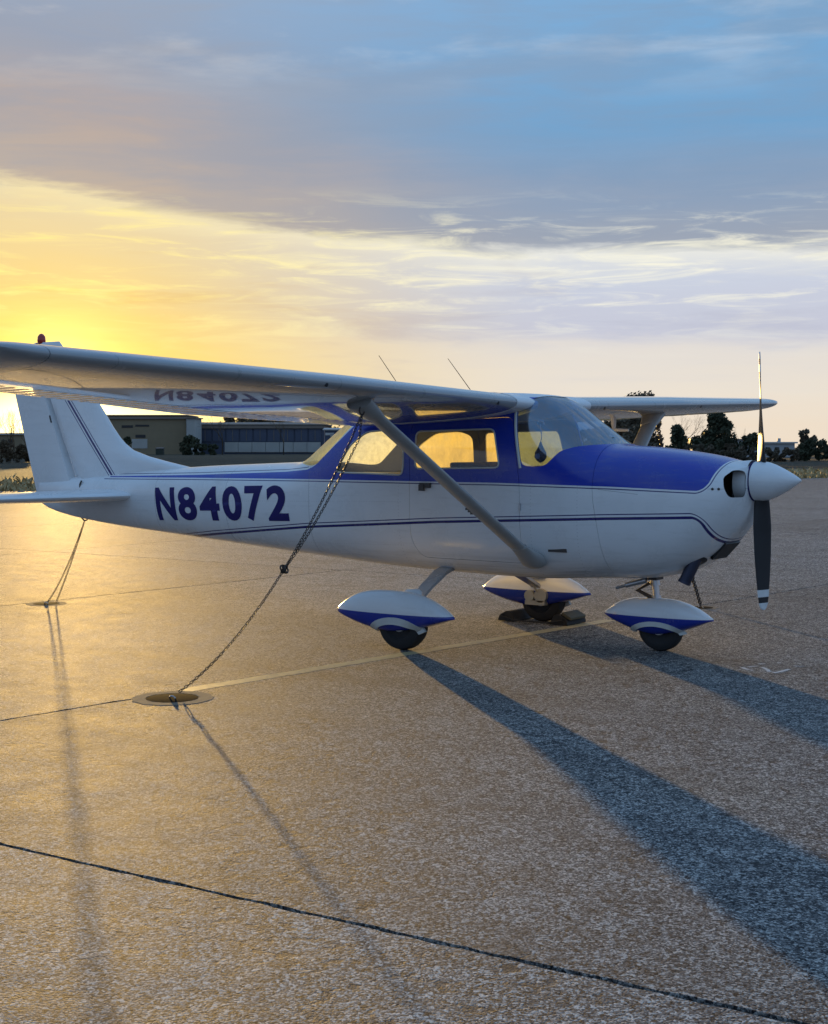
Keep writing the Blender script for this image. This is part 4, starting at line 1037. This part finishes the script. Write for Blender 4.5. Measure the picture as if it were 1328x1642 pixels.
def leafy(u, depth, vtop, wpx, label, seed, name='evergreen_tree', mat='evergreen_needles', shape='round', n=2600, cat='tree', group=None, trunk=True, clumps=26, leaf=None, low=.12):
    rng = random.Random(seed); b_ = at(u, depth, -.07); H = hgt(vtop, depth) + .07; Wd = wpx / FPX * depth
    e = empty(name, b_); tag(e, label, cat, group)
    leaf = leaf or max(.10, depth * .0012); n = int(n * 1.8)
    cl = []
    for k in range(clumps):
        t = rng.uniform(low, 1.0)
        if shape == 'round': pw = math.sqrt(max(.05, 1 - abs((t - .52) / .52) ** 2))
        elif shape == 'cone': pw = max(.12, 1.05 - t) * rng.uniform(.7, 1.15)
        elif shape == 'hedge': pw = 1.0 if t < .8 else .8
        else: pw = np.interp(t, [0, .25, .5, .75, 1], [.75, 1.0, .85, .55, .16])     # pine
        a = rng.uniform(0, 6.28); rr = math.sqrt(rng.uniform(.05, 1)) * pw * Wd / 2
        cl.append((Vector((math.cos(a) * rr, math.sin(a) * rr * .8, t * H * .93)), rng.uniform(.09, .17) * min(Wd, H) * (1.25 if shape == 'pine' else 1.1)))
    cl.append((Vector((0, 0, H * .93)), .08 * min(Wd, H)))
    mb = MB()
    for k in range(n):
        c, r_ = rng.choice(cl); p = Vector((rng.gauss(0, 1), rng.gauss(0, 1), rng.gauss(0, .7))); p = p.normalized() * r_ * rng.uniform(.25, 1.05) ** .6
        q = c + p; q.z = max(q.z, .05); leafq(mb, q, leaf, rng)
    mb.build('crown', mat, e, None, fix=False)
    if trunk:
        mb = MB(); mb.tube([(0, 0, -.1), (.02 * H, 0, H * .3), (0, .01 * H, H * .6), (.01 * H, 0, H * .88)], [.035 * H, .026 * H, .017 * H, .006 * H], 8)
        for c, r_ in cl[:12]: mb.tube([(0, 0, max(.1 * H, c.z - .18 * H)), tuple(c * .6 + Vector((0, 0, c.z * .36))), tuple(c)], [.010 * H, .007 * H, .003 * H], 5)
        mb.build('trunk', 'bark', e, 60)
    return e
# --- right hand side
leafy(1024, 190, 633, 84, 'tall dark leafy tree rising behind the far wing beside its strut', 11, 'leafy_tree', 'shrub_leaves', 'round', 7000, clumps=60)
leafy(985, 182, 672, 80, 'rounded dark olive tree behind the windscreen edge', 12, 'leafy_tree', 'shrub_leaves', 'round', 3200, clumps=34)
bare_tree(1092, 205, 660, 'wide leafless tree beside the far wing strut', 21, wide=.75, dep=7)
leafy(1086, 176, 681, 62, 'spiky dark evergreen bush in front of a leafless tree', 13, 'evergreen_bush', 'evergreen_needles', 'cone', 1800)
leafy(1152, 185, 663, 82, 'large dark pine with rounded lobes above the engine cowling', 14, 'pine_tree', 'evergreen_needles', 'pine', 4200, clumps=30)
bare_tree(1192, 200, 682, 'slim leafless sapling between the large pine and the propeller', 22, wide=.5)
leafy(1202, 180, 697, 44, 'low spreading evergreen just behind the upper propeller blade', 15, 'evergreen_bush', 'evergreen_needles', 'round', 1500)
for k, (u, v, w, d_, lab) in enumerate(((1060, 712, 60, 170, 'dark shrub at the foot of the far wing strut'), (1112, 714, 64, 168, 'dark shrub below the spiky evergreen and the large pine'), (1165, 712, 70, 166, 'dark shrub at the foot of the large pine'), (1190, 716, 60, 162, 'dark shrub under the slim leafless sapling'), (1232, 719, 44, 160, 'dark shrub before the pale low building beside the propeller'), (1262, 720, 46, 160, 'dark shrub before the pale low building beside the dense hedge'))):
    leafy(u, d_, v, w, lab, 30 + k, 'shrub', 'shrub_leaves', 'hedge', 1300, 'shrub', 'shrubs along the far field', False, 18, low=.05)
leafy(1292, 172, 688, 30, 'small rounded tree standing up out of the dark hedge', 16, 'leafy_tree', 'shrub_leaves', 'round', 1300)
leafy(1298, 165, 706, 62, 'dense dark hedge bush at the end of the pale low building', 17, 'evergreen_bush', 'evergreen_needles', 'hedge', 1800, 'shrub', None, False)
leafy(1345, 168, 712, 60, 'dark bush farther along from the dense hedge', 18, 'evergreen_bush', 'evergreen_needles', 'hedge', 1500, 'shrub', None, False)
leafy(1400, 190, 690, 90, 'broad dark tree beyond the hedge', 19, 'leafy_tree', 'shrub_leaves', 'round', 2200)
# --- buildings
def building(name, u0, u1, depth, vtop, label, wall, roof, deep=14, ridge=0.0, over=.4, cat='building'):
    """box with low roof, front facing the apron"""
    A = at(u0, depth, -.07); B = at(u1, depth, -.07); ctr = (A + B) / 2; L = (B - A).length; H = hgt(vtop, depth) + .07
    e = empty(name, ctr, YAW - R(90)); tag(e, label, cat)
    mb = MB(); mb.box((0, deep / 2, H / 2), (L, deep, H)); mb.build('wall', wall, e, None)
    mb = MB(); h_ = ridge + .02
    mb.loft([[(x, -over, H + .004), (x, deep + over, H + .004), (x, deep + over, H + .25), (x, deep / 2, H + .25 + h_), (x, -over, H + .25)] for x in (-L / 2 - over, L / 2 + over)]); mb.build('roof', roof, e, None)
    return e, L, H, depth
def panel(e, name, mat, x0, x1, z0, z1, d=.12, frame=None):
    mb = MB(); mb.box(((x0 + x1) / 2, -d / 2 + .03, (z0 + z1) / 2), (x1 - x0, d, z1 - z0)); return mb.build(name, mat, e, None)
e, L, H, D = building('hangar', 150, 299, 320, 667, 'tan stucco hangar with pale end wall behind the tail fin', 'tan_stucco', 'roof_metal', 16)
pxm = D / FPX
def X_(u, u0, u1): return (u - (u0 + u1) / 2) * pxm
def Z_(v): return hgt(v, D) + .07
panel(e, 'window', 'dark_opening', X_(196, 150, 299), X_(214, 150, 299), Z_(686), Z_(682))
panel(e, 'window', 'dark_opening', X_(218, 150, 299), X_(240, 150, 299), Z_(684), Z_(681))
panel(e, 'window', 'dark_opening', X_(218, 150, 299), X_(234, 150, 299), Z_(702), Z_(697))
dr = panel(e, 'door', 'white_siding', X_(212, 150, 299), X_(237, 150, 299), Z_(719), Z_(704))
panel(e, 'gutter', 'roof_metal', X_(150, 150, 299), X_(299, 150, 299), Z_(672), Z_(668.5), .5)
e2, L2, H2, D = building('hangar_annex', 299.5, 313, 316, 671, 'narrow pale annex between tan hangar and blue hangar row', 'white_siding', 'roof_metal', 10)
e3, L3, H3, D = building('hangar_row', 314, 520, 330, 682, 'long blue metal hangar row with pale lower wall and brown roof', 'blue_metal_siding', 'roof_metal', 18, .6, .8)
pxm = D / FPX
for k in range(9):
    u = 320 + k * 22
    p_ = panel(e3, 'hangar_door', 'blue_metal_siding', X_(u, 314, 520), X_(u + 19.5, 314, 520), Z_(708), Z_(688), .30)
    mb = MB(); mb.box((X_(u + 9.7, 314, 520), -.29, Z_(698)), (.12, .10, Z_(690) - Z_(707))); mb.build('door_rib', 'roof_metal', p_, None)
for k in range(7):
    u = 361 + k * 22; panel(e3, 'wall_panel', 'white_siding', X_(u, 314, 520), X_(u + 21.4, 314, 520), Z_(725), Z_(709), .5)
panel(e3, 'fascia', 'roof_metal', X_(314, 314, 520), X_(520, 314, 520), Z_(687), Z_(682.5), .7)
e4, L4, H4, D = building('blue_shed', 521, 640, 300, 690, 'blue metal shed with white zigzag band beyond the rear window', 'blue_metal_siding', 'pale_roof', 12, .3)
pxm = D / FPX
for k, (u, v) in enumerate(((512, 694), (520, 696), (528, 699), (538, 697))):
    panel(e4, 'white_band', 'pale_roof', X_(u + 10, 521, 640), X_(u + 24, 521, 640), Z_(v + 4), Z_(v), .2)
for k, u in enumerate((540, 565, 590)): panel(e4, 'door', 'dark_opening', X_(u, 521, 640), X_(u + 14, 521, 640), Z_(724), Z_(706), .15)
e5, L5, H5, D = building('low_building', 1206, 1274, 230, 711, 'low pale grey building with flat roof behind the propeller', 'grey_siding', 'pale_roof', 10)
pxm = D / FPX
for k in range(4): 
    w_ = panel(e5, 'window', 'dark_opening', X_(1212 + k * 15, 1206, 1274), X_(1219 + k * 15, 1206, 1274), Z_(722), Z_(717), .1)
mb = MB(); mb.box((X_(1256, 1206, 1274), 3, H5 + .5), (.5, .5, .7)); mb.build('roof_vent', 'grey_siding', e5, None)
e6, L6, H6, D = building('storage_unit', 1110, 1200, 240, 706, 'grey storage building half hidden by shrubs below the large pine', 'grey_siding', 'roof_metal', 10)
pxm = D / FPX
for k in range(5): panel(e6, 'window', 'dark_opening', X_(1116 + k * 17, 1110, 1200), X_(1124 + k * 17, 1110, 1200), Z_(722), Z_(713), .1)
e7, L7, H7, D = building('field_shed', -60, 36, 210, 697, 'low shed in the field seen through backlit trees beside the rudder', 'tan_stucco', 'pale_roof', 8)
pxm = D / FPX
for k in range(3): panel(e7, 'window', 'dark_opening', X_(-30 + k * 22, -60, 36), X_(-22 + k * 22, -60, 36), Z_(712), Z_(704), .1)
# --- left hand side vegetation
for k, (u, v, d_) in enumerate(((357, 652, 300), (455, 655, 296))):
    bare_tree(u, d_, v, ('leafless tree before the blue hangar row, its trunk at the pale wall start', 'leafless tree before the middle of the blue hangar row')[k], 41 + k, wide=.85)
leafy(306, 290, 700, 34, 'dark rounded bush before the pale hangar annex', 51, 'evergreen_bush', 'evergreen_needles', 'round', 1100, 'shrub', None, False, leaf=.35)
leafy(330, 292, 713, 46, 'low dark hedge before the blue hangar row', 52, 'evergreen_bush', 'evergreen_needles', 'hedge', 900, 'shrub', None, False, leaf=.35, low=.03)
leafy(205, 285, 700, 16, 'small dark bush at the fin edge before the tan hangar', 53, 'evergreen_bush', 'evergreen_needles', 'round', 700, 'shrub', None, False, leaf=.3)
p_ = at(257, 280, -.07); e = empty('dumpster', p_, YAW - R(90)); tag(e, 'dark green dumpster before the tan hangar', 'dumpster')
mb = MB(); mb.loft([[(x, y, z) for x in (-.75,) for y, z in ((-.6, .1), (.6, .1), (.7, 1.5), (-.7, 1.3))], [(x, y, z) for x in (.75,) for y, z in ((-.6, .1), (.6, .1), (.7, 1.5), (-.7, 1.3))]]); mb.build('bin', 'dumpster_green', e, None)
mb = MB(); mb.box((0, 0, 1.46), (1.6, 1.5, .06), Matrix.Rotation(R(8), 3, 'X')); mb.build('lid', 'black_paint', e, None)
for k, (u, v, w, d_, lab) in enumerate(((375, 660, 60, 420, 'brown tree above the hangar row roof beside the first leafless tree'), (412, 654, 66, 412, 'broad brown tree above the hangar row roof between two leafless trees'), (446, 656, 60, 418, 'brown tree above the hangar row roof behind the second leafless tree'), (484, 652, 70, 420, 'brown tree above the hangar row roof beside the blue shed'), (530, 652, 80, 400, 'large brown tree above the blue shed roof'), (590, 660, 80, 410, 'brown tree behind the far end of the blue shed'), (935, 690, 60, 300, 'low brown tree seen past the windscreen'))):
    leafy(u, d_, v, w, lab, 60 + k, 'leafy_tree', 'shrub_leaves', 'round', 1500, 'tree', 'trees behind the hangars', True, 24, leaf=.45, low=.3)
for k, (u, v, d_) in enumerate(((-14, 650, 150), (22, 655, 165), (44, 668, 180))):
    bare_tree(u, d_, v, ['tall slender backlit leafless tree farthest from the rudder', 'slender backlit leafless tree between rudder and taller tree', 'shorter backlit leafless tree close against the rudder'][k], 71 + k, wide=.5, group='backlit trees by the rudder')
for k, (u, v, w, d_) in enumerate(((6, 705, 34, 140), (34, 712, 30, 150), (-20, 700, 30, 145), (50, 716, 24, 152))):
    leafy(u, d_, v, w, ['straw-brown bush before the field shed beside the rudder', 'small straw-brown bush against the rudder edge', 'straw-brown bush before the field shed, farther from the rudder', 'low straw-brown bush half hidden by the rudder'][k], 80 + k, 'shrub', 'winter_twigs', 'round', 900, 'shrub', 'bushes by the rudder', False, leaf=.12)
# dry grass along the pavement edge
rng = random.Random(99); mb = MB()
ed = (EB - EA)
for k in range(15000):
    t = rng.random(); off = abs(rng.gauss(0, 9)) + .1; p = EA + ed * t - Vector((en.x, en.y, 0)) * off; h_ = rng.uniform(.03, .16) * (1.6 if rng.random() < .06 else 1); a = rng.uniform(0, 3.14); w = rng.uniform(.05, .16); dx, dy = math.cos(a) * w, math.sin(a) * w; lx, ly = rng.gauss(0, .12), rng.gauss(0, .12)
    mb.add([(p.x - dx, p.y - dy, -.08), (p.x + dx, p.y + dy, -.08), (p.x + lx, p.y + ly, h_)], [(0, 1, 2)])
tag(mb.build('dry_grass', 'straw', None, None, fix=False), 'dry straw-coloured grass along the far edge of the apron', 'grass', kind='stuff')
